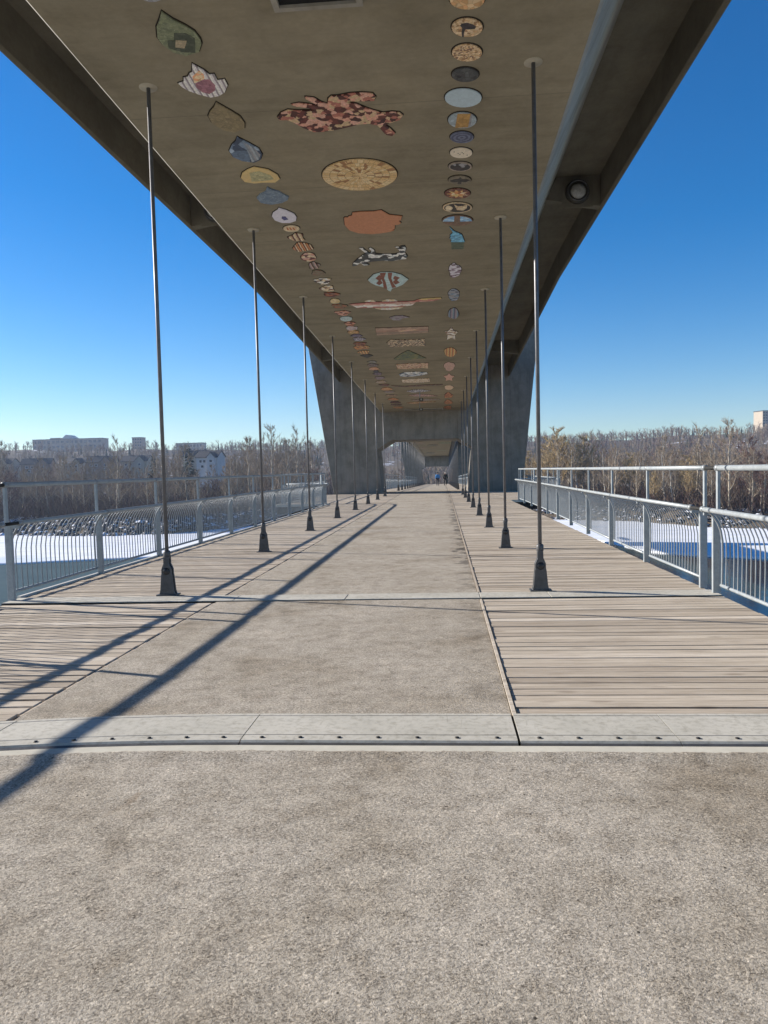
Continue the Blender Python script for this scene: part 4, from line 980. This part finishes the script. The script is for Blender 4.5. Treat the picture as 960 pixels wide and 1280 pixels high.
rs = [62 * (1.0365 ** k) for k in range(92)]
for r in rs:
    rings.append([(r * math.sin(t), r * math.cos(t) , land(r * math.sin(t), r * math.cos(t)) if r < 2400 else land(r * math.sin(t), r * math.cos(t)) - (r - 2400) * .05) for t in ths])
mb.loft(rings, closed=False, smooth=True)
tag(mb.build('ground', M['ground']), kind='structure')
mb = MB(); mb.box(-9, 9, -40, -8.8, -1.2, -0.31)
mb.add([(-60, -60, -1.3), (60, -60, -1.3), (60, -2, -9.2), (30, 12, -13.6), (-30, 12, -13.6), (-60, -2, -9.2)], [(0, 1, 2, 3, 4, 5)])
mb.add([(-5.4, -9, -1.29), (5.4, -9, -1.29), (5.4, 3.84, -4.2), (-5.4, 3.84, -4.2), (-5.4, -9, -.305), (5.4, -9, -.305), (5.4, 3.70, -.305), (-5.4, 3.70, -.305)], [(0, 1, 2, 3), (4, 7, 6, 5), (0, 4, 5, 1), (1, 5, 6, 2), (2, 6, 7, 3), (3, 7, 4, 0)])
tag(mb.build('near_bank', M['nosing']), kind='structure')

def mat_water():
    m = NT('cold_river_water'); v = m.coord((1, .5, 1))
    n = m.noise(v, .55, 4, .6); n2 = m.noise(v, 2.6, 3, .5)
    m.bsdf.inputs['IOR'].default_value = 1.2
    nb = m.bump(n, .10, .25); nb = m.bump(n2, .08, .08, nb)
    return m.out((.022, .055, .060), .10, 0, nb, .5)
mb = MB(); mb.add([(-1500, -300, WL), (1500, -300, WL), (1500, 900, WL), (-1500, 900, WL)], [(0, 1, 2, 3)])
tag(mb.build('river', mat_water()), kind='structure')
def mat_snow():
    m = NT('wind_packed_snow'); v = m.coord((.4, 1, 1))
    n = m.noise(v, .35, 6, .62); n2 = m.noise(v, .05, 5, .6)
    c = m.ramp(n, [(.3, (.70, .74, .80)), (.55, (.84, .86, .89)), (.8, (.90, .91, .92))])
    c = m.mix(m.ramp(n2, [(.60, (0, 0, 0)), (.68, (.5, .5, .5))]), c, (.42, .55, .66))
    return m.out(c, .75, 0, m.bump(n, .3, .35), .25)
M['snow'] = mat_snow()
ICE_NEAR = [(a * SCL, b * SCL) for a, b in [(-1100, 50), (-400, 60), (-180, 66), (-90, 70), (-42, 73.2), (-36, 75), (-29, 77), (-27, 82), (-24, 94), (-16, 106), (0, 109), (13, 103), (18, 88), (20.5, 74), (25, 70), (32, 66), (60, 56), (200, 30), (1100, -160)]]
mb = MB(); rr = random.Random(5)
xs = []
x = -1100
while x < 1100:
    xs.append(x); x += 2.6 if -240 < x < 190 else 40
def ice_y(x):
    for (xa, ya), (xb, yb) in zip(ICE_NEAR[:-1], ICE_NEAR[1:]):
        if xa <= x <= xb: return ya + (yb - ya) * (x - xa) / (xb - xa)
    return 60
tone_sheet = MB(); rws = []  # added matte sheet over the left water, its duller reflection put into the colour
for i in range(60):
    x = -200 + 185 * i / 59; e = ice_y(x)
    rws.append([(x, 24 + (e + 3 - 24) * k / 8, WL + .012) for k in range(9)])
tone_sheet.loft(rws, closed=False)
def mat_tone_sheet():
    m = NT('grey_green_water_tone'); n = m.noise(m.coord((.4, 1, 1)), .22, 5, .6)
    return m.out(m.ramp(n, [(.3, (.050, .075, .066)), (.7, (.075, .105, .092))]), .5, 0, m.bump(n, .05, .2), .12)
rows = []
for x in xs:
    e = ice_y(x) + 1.2 * noise.noise((x * .17, 2, 0)) + .6 * noise.noise((x * .6, 5, 0)); b = bank_y(x) + 6
    col = [(x, e, WL - .02)]
    for k in range(13):
        f = (k / 12) ** 1.3; yy = e + (b - e) * f
        col.append((x, yy, WL + .20 + .12 * noise.noise((x * .05, yy * .05, 1)) + (.25 * sm(.85, 1, f))))
    rows.append(col)
mb.loft(rows, closed=False, smooth=True)
tag(mb.build('river_ice', M['snow']), kind='structure')
tag(tone_sheet.build('river_tone_sheet', mat_tone_sheet()), kind='structure')

# rocks along the water line: nobody could count them
M['rock'] = mat_plain('snow_dusted_rock', (.16, .15, .15), .9, .35, .8)
def mat_rock():
    m = NT('snow_dusted_rock'); g = m.node('ShaderNodeNewGeometry'); sp = m.node('ShaderNodeSeparateXYZ'); m.link(g.outputs['Normal'], sp.inputs[0])
    n = m.noise(m.coord(), 1.2, 4, .6)
    c = m.ramp(n, [(.3, (.035, .034, .036)), (.7, (.12, .112, .11))])
    c = m.mix(m.ramp(m.math('ADD', sp.outputs[2], m.math('MULTIPLY', m.math('SUBTRACT', n, .5), 1.2)), [(.84, (0, 0, 0)), (.94, (1, 1, 1))]), c, (.80, .82, .86))
    return m.out(c, .9, 0, None, .1)
M['rock'] = mat_rock()
mb = MB(); rr = random.Random(11)
for i in range(3400):
    x = rr.uniform(-150, 110)
    if -9 < x < 9: continue
    y = bank_y(x) + rr.uniform(3.0, 22); z = land(x, y)
    s = rr.uniform(.35, 1.5) * (1.0 if x < 0 else .6)
    vs = []
    for dx, dy, dz in ((0, 0, 1), (1, 0, .15), (0, 1, .1), (-1, 0, .2), (0, -1, .05), (.7, .7, -.3), (-.7, .7, -.4), (-.6, -.7, -.3), (.7, -.6, -.4)):
        k = s * rr.uniform(.65, 1.15); vs.append((x + dx * k * 1.2, y + dy * k * 1.2, z + dz * k * .75 + .05))
    mb.add(vs, [(0, 1, 2), (0, 2, 3), (0, 3, 4), (0, 4, 1), (1, 5, 2), (2, 6, 3), (3, 7, 4), (4, 8, 1), (5, 6, 2), (6, 7, 3), (7, 8, 4), (8, 5, 1)])
tag(mb.build('bank_rocks', M['rock']), 'dark snow dusted rocks heaped along the far water line', 'rocks', kind='stuff')

# ------------------------------------------------------------------ trees
def bark(name, a, b):
    m = NT(name); n = m.noise(m.coord(), 1.6, 5, .65)
    return m.out(m.ramp(n, [(.3, a), (.7, b)]), .9, 0, None, .1)
M['bark'] = bark('pale_poplar_bark', (.25, .21, .155), (.50, .44, .35))
M['twig'] = bark('grey_brown_twigs', (.20, .15, .10), (.38, .30, .21))
M['twig_gold'] = bark('straw_twigs', (.34, .25, .13), (.52, .40, .22))
M['twig_red'] = bark('reddish_twigs', (.13, .075, .06), (.22, .13, .10))
M['brush'] = bark('dark_brush', (.075, .058, .045), (.17, .13, .095)); M['brush_red'] = bark('dark_red_brush', (.085, .052, .043), (.16, .10, .08))
M['bark_white'] = bark('white_birch_bark', (.34, .32, .28), (.52, .50, .45))

def stick(mb, a, b, r0, r1, n=3):
    d = (b - a)
    if d.length < 1e-5: return
    d.normalize(); u = d.cross(Vector((0, 0, 1)) if abs(d.z) < .95 else Vector((1, 0, 0))).normalized(); w = d.cross(u)
    vs = [a + r0 * (math.cos(2 * PI * k / n) * u + math.sin(2 * PI * k / n) * w) for k in range(n)] + [b + r1 * (math.cos(2 * PI * k / n) * u + math.sin(2 * PI * k / n) * w) for k in range(n)]
    mb.add(vs, [(k, (k + 1) % n, (k + 1) % n + n, k + n) for k in range(n)])

def bare_tree(seed, H=15, spread=.32, mats=('bark', 'twig'), dens=1.0, lean=0.0, stems=1, tw=.02):
    rr = random.Random(seed); root = empty('bare_tree')
    tr = MB(); cr = MB()
    for s in range(stems):
        base = Vector((rr.uniform(-.5, .5) * (stems > 1), rr.uniform(-.5, .5) * (stems > 1), -.4))
        la = rr.uniform(0, 2 * PI); ld = Vector((math.cos(la), math.sin(la), 0)) * (lean + .10 * (stems > 1) + rr.uniform(0, .04))
        pts = [base]; h = H * rr.uniform(.82, 1.0); K = 8
        for k in range(1, K + 1):
            q = base + Vector((0, 0, h * k / K)) + ld * h * (k / K) + Vector((rr.uniform(-1, 1), rr.uniform(-1, 1), 0)) * .02 * h * k / K
            pts.append(q)
        r0 = .014 * h + .06
        rad = [r0 * (1 - .88 * k / K) for k in range(K + 1)]
        tr.tube(pts, rad, 6, False)
        nl = int(20 * dens)
        for i in range(nl):
            t = .24 + .74 * (i + rr.random()) / nl
            k = min(K - 1, int(t * K)); p = pts[k].lerp(pts[k + 1], t * K - k)
            az = i * 2.4 + rr.uniform(-.5, .5)
            L = h * spread * (1.15 - .8 * t) * rr.uniform(.65, 1.2); up = rr.uniform(.55, 1.15)
            d = Vector((math.cos(az), math.sin(az), up)).normalized()
            lp = [p]
            for q in range(4):
                d = (d + Vector((rr.uniform(-.25, .25), rr.uniform(-.25, .25), rr.uniform(-.05, .28)))).normalized()
                lp.append(lp[-1] + d * L / 4)
            lr = max(.02, r0 * (1 - t) * .45)
            tr.tube(lp, [lr, lr * .8, lr * .6, lr * .42, lr * .25], 4, False)
            for j in range(int(8 * dens) + 2):
                u = rr.uniform(.18, 1.0); kk = min(3, int(u * 4)); bp = lp[kk].lerp(lp[kk + 1], u * 4 - kk)
                bd = (d + Vector((rr.uniform(-.9, .9), rr.uniform(-.9, .9), rr.uniform(-.3, .8)))).normalized()
                bl = L * rr.uniform(.22, .5); mid = bp + bd * bl * .5; bd2 = (bd + Vector((rr.uniform(-.3, .3), rr.uniform(-.3, .3), .25))).normalized(); end = mid + bd2 * bl * .5
                stick(cr, bp, mid, tw * 1.5, tw * 1.15); stick(cr, mid, end, tw * 1.15, tw * .6)
                for g in range(int(5 * dens) + 1):
                    v = rr.uniform(.15, 1); tp = bp.lerp(mid, v * 2) if v < .5 else mid.lerp(end, v * 2 - 1)
                    td = (bd2 + Vector((rr.uniform(-.9, .9), rr.uniform(-.9, .9), rr.uniform(-.2, .7)))).normalized()
                    stick(cr, tp, tp + td * bl * rr.uniform(.3, .75), tw * .85, tw * .4)
    tr.build('trunk', M[mats[0]], root, fix=False); cr.build('crown', M[mats[1]], root, fix=False)
    return root

kinds = [bare_tree(101, 15, .30), bare_tree(102, 16, .26, dens=.9), bare_tree(103, 13, .36, ('bark', 'twig_gold'), 1.25, tw=.027), bare_tree(104, 12, .30, stems=3, dens=.75),
         bare_tree(105, 15, .28, ('bark_white', 'twig'), .9, .05), bare_tree(106, 11, .36, ('bark', 'twig_red'), stems=2, dens=.9), bare_tree(107, 14, .30, ('bark', 'twig'), 1.0, .07)]
desc = ['grey brown bare poplar', 'tall thin bare poplar', 'straw coloured bare tree', 'many stemmed bare tree', 'white trunked bare birch', 'reddish twigged bare tree', 'leaning bare tree']
used = [False] * len(kinds)
def put_tree(k, x, y, s, rz, label, group=None, zs=1.0):
    global used
    o = kinds[k] if not used[k] else copy_tree(kinds[k]); used[k] = True
    o.location = (x, y, land(x, y)); o.rotation_euler = (0, 0, rz); o.scale = (s, s, s * zs)
    for key in ('group',):
        if key in o: del o[key]
    tag(o, label, 'tree', group)
    return o
rr = random.Random(77)
def screen_dir(px_): 
    d = _fw + CR * ((px_ - CX) / F_PX) - CU * ((585 - CY) / F_PX); return d.x / d.y
def tree_at(k, px_, back, s, label, group=None, zs=1.0):
    m = screen_dir(px_)
    y = 90.0
    while y < 700 and y < bank_y(CAM.x + m * y) + back: y += .5
    x = CAM.x + m * y
    return put_tree(k, x, y, s, rr.uniform(0, 6.28), label, group, zs), (x, y)
# trees one can tell apart
tree_at(2, 700, 40, 2.0, 'tall straw coloured bare tree just right of the right pier leg', None)
tree_at(2, 728, 44, 1.75, 'second straw coloured bare tree, shorter, by the right pier leg', None)
tree_at(2, 684, 52, 1.8, 'straw coloured bare tree partly behind the right pier leg', None)
tree_at(0, 341, 24, 1.85, 'tall grey bare tree rising above the others left of the second rod pair', None)
tree_at(1, 372, 26, 1.68, 'tall thin bare tree beside the left pier leg', None)
tree_at(0, 312, 28, 1.6, 'wide bare tree between the left second rod and the tall grey tree', None)
tree_at(4, 832, 22, 1.12, 'white trunked leaning birch behind the right railing', None)
tree_at(5, 938, 24, 1.55, 'dark reddish bare tree under the tower block at the right edge', None)
tree_at(1, 147, 28, 1.5, 'tall bare tree under the hilltop institution on the left', None)
gl = 'bare trees in the stand along the left far bank'; gr = 'bare trees in the stand along the right far bank'
for i in range(96):
    pxx = -40 + 440 * (i + rr.random()) / 96
    k = rr.choice([0, 0, 1, 3, 6, 6, 3, 5, 0])
    sc_ = rr.uniform(1.0, 1.5) * (1.2 if rr.random() < .12 else 1) * (1.15 if pxx > 290 else 1); bk = rr.uniform(19, 100)
    if 238 < pxx < 288: sc_ *= .70; bk = min(bk, 60)
    elif 85 < pxx < 190: sc_ *= .88
    tree_at(k, pxx, bk, sc_, 'leafless %s in the dense stand along the snowy left bank' % desc[k], gl + ', ' + desc[k])
for i in range(84):
    pxx = 655 + 350 * (i + rr.random()) / 84
    k = rr.choice([0, 0, 1, 2, 3, 4, 6, 1]) if pxx < 900 else rr.choice([0, 5, 5, 3, 1])
    tree_at(k, pxx, rr.uniform(16, 95), rr.uniform(.78, 1.2) * (1.28 if rr.random() < .14 else 1), 'leafless %s in the dense stand along the right bank' % desc[k], gr + ', ' + desc[k])
gm = 'bare trees seen through the pier portal'
for i in range(12):
    pxx = 470 + 125 * (i + rr.random()) / 12
    if 535 < pxx < 572: continue
    k = rr.choice([0, 1, 3, 6]); tree_at(k, pxx, rr.uniform(16, 70), rr.uniform(.7, 1.0), 'leafless %s seen small through the pier portal' % desc[k], gm + ', ' + desc[k])

# undergrowth and far woods read as one mass
def thicket(name, n, region, hmin, hmax, mats, lab, tw, seed, forks=3):
    rr = random.Random(seed); mb = MB()
    for i in range(n):
        x, y = region(rr); z = land(x, y) - .2; h = rr.uniform(hmin, hmax); a = Vector((x, y, z))
        b = a + Vector((rr.uniform(-.25, .25) * h, rr.uniform(-.25, .25) * h, h * .6))
        mi = 0 if rr.random() < .6 else 1
        f0 = len(mb.f)
        stick(mb, a, b, tw * 1.6, tw * 1.2)
        for g in range(forks):
            p = a.lerp(b, rr.uniform(.35, 1)); stick(mb, p, p + Vector((rr.uniform(-.3, .3) * h, rr.uniform(-.3, .3) * h, rr.uniform(.2, .5) * h)), tw, tw * .4)
        for f in range(f0, len(mb.f)): mb.mi[f] = mi
    return tag(mb.build(name, mats, fix=False), lab, 'bushes', kind='stuff')
def reg_l(r):
    x = r.uniform(-170, 12); return x, bank_y(x) + 15 + 95 * r.random() ** 1.3
def reg_r(r):
    x = r.uniform(12, 150); return x, bank_y(x) + 14 + 85 * r.random() ** 1.3
thicket('undergrowth', 11000, reg_l, 2.2, 8.0, [M['brush'], M['brush_red']], 'leafless brown undergrowth below the trees on the left bank', .048, 21)
thicket('undergrowth', 9000, reg_r, 2.2, 7.5, [M['brush'], M['brush_red']], 'leafless brown undergrowth below the trees on the right bank', .044, 22)
def hill_wood():
    rr = random.Random(31); mb = MB()
    for i in range(5200):
        th = R(rr.uniform(-36, 30)); r = rr.uniform(330, 930)
        x, y = r * math.sin(th), r * math.cos(th)
        dth = math.degrees(th)
        if (-10.2 < dth < -3.0 or 1.0 < dth < 5) and 420 < r < 560: continue     # snowy clearing
        if -31 < dth < -16 and r > 780: continue
        if -25 < dth < -16 and 290 < r < 440: continue
        if dth > 17 and 860 < r: continue
        z = land(x, y); h = rr.uniform(5, 10); a = Vector((x, y, z - .3)); w = .10 + r * .00012
        f0 = len(mb.f); con = rr.random() < .035
        if con:
            for k in range(4):
                zz = z + h * (.05 + .22 * k); rad_ = h * .20 * (1 - k / 4.4)
                n = 6; ring = [(x + rad_ * math.cos(2 * PI * j / n + k), y + rad_ * math.sin(2 * PI * j / n + k), zz - .4) for j in range(n)] + [(x, y, zz + h * .34)]
                mb.add(ring, [(j, (j + 1) % n, n) for j in range(n)])
            for f in range(f0, len(mb.f)): mb.mi[f] = 2
            continue
        b = a + Vector((0, 0, h)); stick(mb, a, b, w * 1.3, w * .4)
        for g in range(9):
            p = a.lerp(b, rr.uniform(.25, .95)); L = h * rr.uniform(.22, .42); an = rr.uniform(0, 2 * PI)
            q = p + Vector((math.cos(an) * L * .7, math.sin(an) * L * .7, L * .8)); stick(mb, p, q, w * .8, w * .3)
            stick(mb, p.lerp(q, .5), p.lerp(q, .5) + Vector((rr.uniform(-.4, .4) * L, rr.uniform(-.4, .4) * L, L * .5)), w * .6, w * .3)
        mi = 0 if rr.random() < .7 else 1
        for f in range(f0, len(mb.f)): mb.mi[f] = mi
    return mb
M['spruce'] = bark('spruce_needles', (.018, .028, .018), (.05, .07, .04))
tag(hill_wood().build('hillside_wood', [M['twig'], M['twig_red'], M['spruce']], fix=False), 'far leafless woods covering the hills behind the river', 'woods', kind='stuff')

def spruce(seed, H):
    rr = random.Random(seed); root = empty('spruce_tree'); tr = MB(); tr.tube([(0, 0, -.4), (0, 0, H * .5), (0, 0, H)], [.16, .1, .02], 6, False); tr.build('trunk', M['bark'], root, fix=False)
    mb = MB()
    for i in range(int(60 * H / 4)):
        t = (i + rr.random()) / (60 * H / 4); z = H * (.08 + .92 * t); L = H * .24 * (1 - t) ** .8 * rr.uniform(.6, 1.1) + .12; a = rr.uniform(0, 2 * PI)
        d = Vector((math.cos(a), math.sin(a), -.28)); p = Vector((0, 0, z)); s = Vector((-math.sin(a), math.cos(a), 0)) * L * .28
        e = p + d * L; m_ = p + d * L * .55
        mb.add([p, m_ + s - Vector((0, 0, .15 * L)), e, m_ - s - Vector((0, 0, .15 * L)), m_ + Vector((0, 0, .10 * L))], [(0, 1, 4), (1, 2, 4), (2, 3, 4), (3, 0, 4)])
    mb.build('crown', M['spruce'], root, fix=False); return root
sp0 = spruce(5, 10); first = True
for (pxx, r, s, lab) in ((192, 268, 1.95, 'dark spruce on the left, the left one of two'), (236, 262, 2.25, 'dark pointed spruce beside the white gabled house'), (494, 268, 1.1, 'dark spruce seen small through the left of the portal'), (8, 330, 1.7, 'small dark spruce at the left photo edge')):
    o = sp0 if first else copy_tree(sp0); first = False
    m = screen_dir(pxx); y = r; x = CAM.x + m * y
    o.location = (x, y, land(x, y)); o.scale = (s, s, s); tag(o, lab, 'spruce', 'dark spruces among the bare trees')

# ------------------------------------------------------------------ houses and hilltop buildings
M['wall_pale'] = mat_plain('pale_siding', (.50, .50, .50), .8, .08, .6); M['wall_tan'] = mat_plain('tan_stucco', (.42, .36, .28), .85, .08, .6)
M['wall_brick'] = mat_plain('brown_brick', (.27, .20, .16), .9, .1, .6); M['bay'] = mat_plain('blue_grey_glazing', (.16, .19, .24), .3, .1, .4); M['roof'] = mat_plain('dark_shingles', (.05, .05, .055), .9, .2, 1.5)
M['glass'] = mat_plain('dark_window', (.03, .04, .055), .15, .2, .3); M['frame_w'] = mat_plain('white_frame', (.7, .7, .7), .6)
def ground_at(pxx, y): 
    x = CAM.x + screen_dir(pxx) * y; return Vector((x, y, land(x, y)))
def house(pxx, y, w, d, h, rz, wall, lab, base):
    g = ground_at(pxx, y); lift = 6.0; g.z = at_depth(pxx, base, y).z; t = empty('house', g, rz); tag(t, lab, 'house', 'houses among the bare trees on the left slope')
    mb = MB(); mb.box(-w / 2, w / 2, -d / 2, d / 2, -4 - lift, h)
    rise = d * .34
    mb.add([(-w / 2, -d / 2, h), (-w / 2, d / 2, h), (-w / 2, 0, h + rise), (w / 2, -d / 2, h), (w / 2, d / 2, h), (w / 2, 0, h + rise)], [(0, 1, 2), (3, 5, 4)])
    gw = w * .36                                       # front gable wing
    mb.box(w * .08, w * .08 + gw, -d / 2 - 1.6, -d / 2 - .002, -4 - lift, h - .02)
    mb.add([(w * .08, -d / 2 - 1.6, h - .02), (w * .08 + gw, -d / 2 - 1.6, h - .02), (w * .08 + gw / 2, -d / 2 - 1.6, h + gw * .5)], [(0, 1, 2)])
    mb.build('wall', M[wall], t)
    mb = MB(); e = .5
    for s in (-1, 1):
        a = [(-w / 2 - e, s * (d / 2 + e), h - e * .68), (w / 2 + e, s * (d / 2 + e), h - e * .68), (w / 2 + e, 0, h + rise + .02), (-w / 2 - e, 0, h + rise + .02)]
        mb.add(a + [(p[0], p[1], p[2] + .25) for p in a], [(0, 1, 2, 3), (4, 7, 6, 5), (0, 4, 5, 1), (1, 5, 6, 2), (2, 6, 7, 3), (3, 7, 4, 0)])
    xm = w * .08 + gw / 2
    for s in (-1, 1):
        a = [(xm + s * (gw / 2 + .4), -d / 2 - 2.0, h - .42), (xm + s * (gw / 2 + .4), -.3, h - .42), (xm, -.3, h + gw * .5 + .05), (xm, -d / 2 - 2.0, h + gw * .5 + .05)]
        mb.add(a + [(p[0], p[1], p[2] + .22) for p in a], [(0, 1, 2, 3), (4, 7, 6, 5), (0, 4, 5, 1), (1, 5, 6, 2), (2, 6, 7, 3), (3, 7, 4, 0)])
    rf = mb.build('roof', M['roof'], t)
    mb = MB(); mb.box(-w * .3, -w * .3 + .9, -.2, .7, h + rise * .4, h + rise + 1.1); mb.build('chimney', M['wall_brick'], rf)
    for (wx, wy, wz) in ((xm, -d / 2 - 1.6, h * .62), (xm, -d / 2 - 1.6, h * .18), (-w * .30, -d / 2, h * .62), (-w * .12, -d / 2, h * .62), (-w * .22, -d / 2, h * .15)):
        mb = MB(); mb.box(wx - .75, wx + .75, wy - .06, wy - .004, wz - .7, wz + .7); wn = mb.build('window', M['frame_w'], t)
        mb = MB(); mb.box(wx - .62, wx + .62, wy - .08, wy - .062, wz - .57, wz + .57); mb.build('pane', M['glass'], wn)
house(264, 345, 10.5, 8, 5.0, R(-10), 'wall_pale', 'white gabled house with a dark roof right of the pointed spruce', 585)
house(243, 405, 11, 9, 5.4, R(12), 'wall_tan', 'dark roofed house half behind the pointed spruce', 583)
house(128, 410, 15, 9, 5.2, R(5), 'wall_brick', 'dark roofed house below the hilltop institution', 589)
house(98, 425, 14, 9, 5.0, R(-14), 'wall_tan', 'dark roofed house left of the one below the institution', 590)
house(48, 420, 16, 9, 5.0, R(10), 'wall_brick', 'long dark roofed house near the left photo edge', 591)
house(172, 430, 16, 9, 5.4, R(-4), 'wall_tan', 'brown roofed house left of the two spruces', 588)
house(6, 430, 14, 9, 5.2, R(-6), 'wall_tan', 'dark roofed house cut by the left photo edge', 591)
def block(name, pxx, y, w, d, z0, h, wall, lab, cat, rows, cols, roofkind=None, rz=0.0):
    g = ground_at(pxx, y); t = empty(name, (g.x, g.y, z0), rz); tag(t, lab, cat)
    mb = MB(); mb.box(-w / 2, w / 2, -d / 2, d / 2, -25, h); mb.build('wall', M[wall], t)
    mb = MB(); mb.box(-w / 2 - .3, w / 2 + .3, -d / 2 - .3, d / 2 + .3, h + .002, h + .8); rf = mb.build('roof', M['roof'], t)
    for i in range(rows):
        for j in range(cols):
            cx_ = -w / 2 + w * (j + .5) / cols; cz = h * (i + .5) / rows
            mb = MB(); mb.box(cx_ - w / cols * .3, cx_ + w / cols * .3, -d / 2 - .12, -d / 2 - .01, cz - h / rows * .26, cz + h / rows * .26); mb.build('window', M['glass'], t)
    return t, rf
def z_of(py, y, pxx): return at_depth(pxx, py, y).z
Y = 960
t, rf = block('institution', 90, Y, 92, 20, z_of(568, Y, 90), z_of(549.5, Y, 90) - z_of(568, Y, 90), 'wall_brick', 'long flat institution on the hilltop with a peaked roof in its middle', 'institution', 3, 15)
hh = z_of(549.5, Y, 90) - z_of(568, Y, 90)
mb = MB(); mb.prism([(-8, hh + .8), (9, hh + .8), (1.5, hh + 5.6), (-2.5, hh + 6.0), (-4.5, hh + 4.2)], -8, 8); mb.build('peaked_roof', M['wall_pale'], rf)
mb = MB(); mb.box(-24, -10, -7, 7, hh + .802, hh + 2.4); mb.build('roof_house', M['wall_brick'], rf)
block('apartment_block', 175, 980, 13, 13, z_of(566, 980, 175), z_of(547.5, 980, 175) - z_of(566, 980, 175), 'wall_brick', 'dark square block standing on the left hilltop', 'apartment block', 5, 4)
block('low_school', 240, 990, 36, 15, z_of(566, 990, 240), z_of(554.5, 990, 240) - z_of(566, 990, 240), 'wall_tan', 'low flat building on the hilltop above the white gabled house', 'building', 2, 8)
Y = 900
t, rf = block('tower_block', 957, Y, 19, 16, z_of(575, Y, 957), z_of(514.5, Y, 957) - z_of(575, Y, 957), 'wall_tan', 'tall tan apartment tower at the right photo edge', 'tower block', 18, 6, rz=R(14))
mb = MB(); mb.box(-2.5, 7.5, -8.8, -8.14, -5, z_of(516, Y, 957) - z_of(575, Y, 957)); mb.build('glazed_bay', M['bay'], t)

# ------------------------------------------------------------------ light, sky, camera
w = bpy.data.worlds.new('World'); SC.world = w; w.use_nodes = True
nt = w.node_tree; bg = nt.nodes['Background']
sky = nt.nodes.new('ShaderNodeTexSky'); sky.sky_type = 'NISHITA'; sky.sun_disc = False
sky.sun_elevation = R(22.6); sky.sun_rotation = math.atan2(TO_SUN.x, TO_SUN.y)
sky.altitude = 650; sky.air_density = 1.0; sky.dust_density = 0.2; sky.ozone_density = 3.5
hs = nt.nodes.new('ShaderNodeHueSaturation'); hs.inputs['Saturation'].default_value = 1.44; hs.inputs['Hue'].default_value = 0.506
nt.links.new(sky.outputs[0], hs.inputs['Color']); nt.links.new(hs.outputs[0], bg.inputs['Color'])
bg.inputs['Strength'].default_value = 0.075
sl = bpy.data.lights.new('sun', 'SUN'); sl.energy = 4.8; sl.angle = R(.53); sl.color = (1.0, .925, .825)
so = bpy.data.objects.new('sun', sl); COL.objects.link(so); so.rotation_euler = (-TO_SUN).to_track_quat('-Z', 'Y').to_euler(); so.location = (-30, 10, 40)

cd = bpy.data.cameras.new('camera'); co = bpy.data.objects.new('camera', cd); COL.objects.link(co)
cd.sensor_fit = 'VERTICAL'; cd.sensor_height = 36.0; cd.lens = F_PX / 1280 * 36; cd.clip_start = .05; cd.clip_end = 8000
mat = Matrix((CR, CU, -_fw)).transposed().to_4x4(); mat.translation = CAM
co.matrix_world = mat
SC.camera = co
SC.view_settings.view_transform = 'Standard'; SC.view_settings.look = 'None'; SC.view_settings.exposure = 0.98; SC.view_settings.gamma = 1.0
SC.view_settings.use_curve_mapping = False
SC.cycles.use_denoising = True
SC.cycles.max_bounces = 8; SC.cycles.diffuse_bounces = 5

mb = MB(); mb.box(-1750, 1750, -420, 1780, -24, 120)
hm = bpy.data.materials.new('haze'); hm.use_nodes = True; hn = hm.node_tree
hn.nodes.remove(hn.nodes['Principled BSDF']); pv = hn.nodes.new('ShaderNodeVolumePrincipled')
pv.inputs['Color'].default_value = (.62, .76, 1.0, 1); pv.inputs['Density'].default_value = HAZE; pv.inputs['Anisotropy'].default_value = .2
hn.links.new(pv.outputs[0], hn.nodes['Material Output'].inputs['Volume'])
if HAZE: tag(mb.build('haze', hm), 'thin winter haze over the river valley', 'haze', kind='stuff')
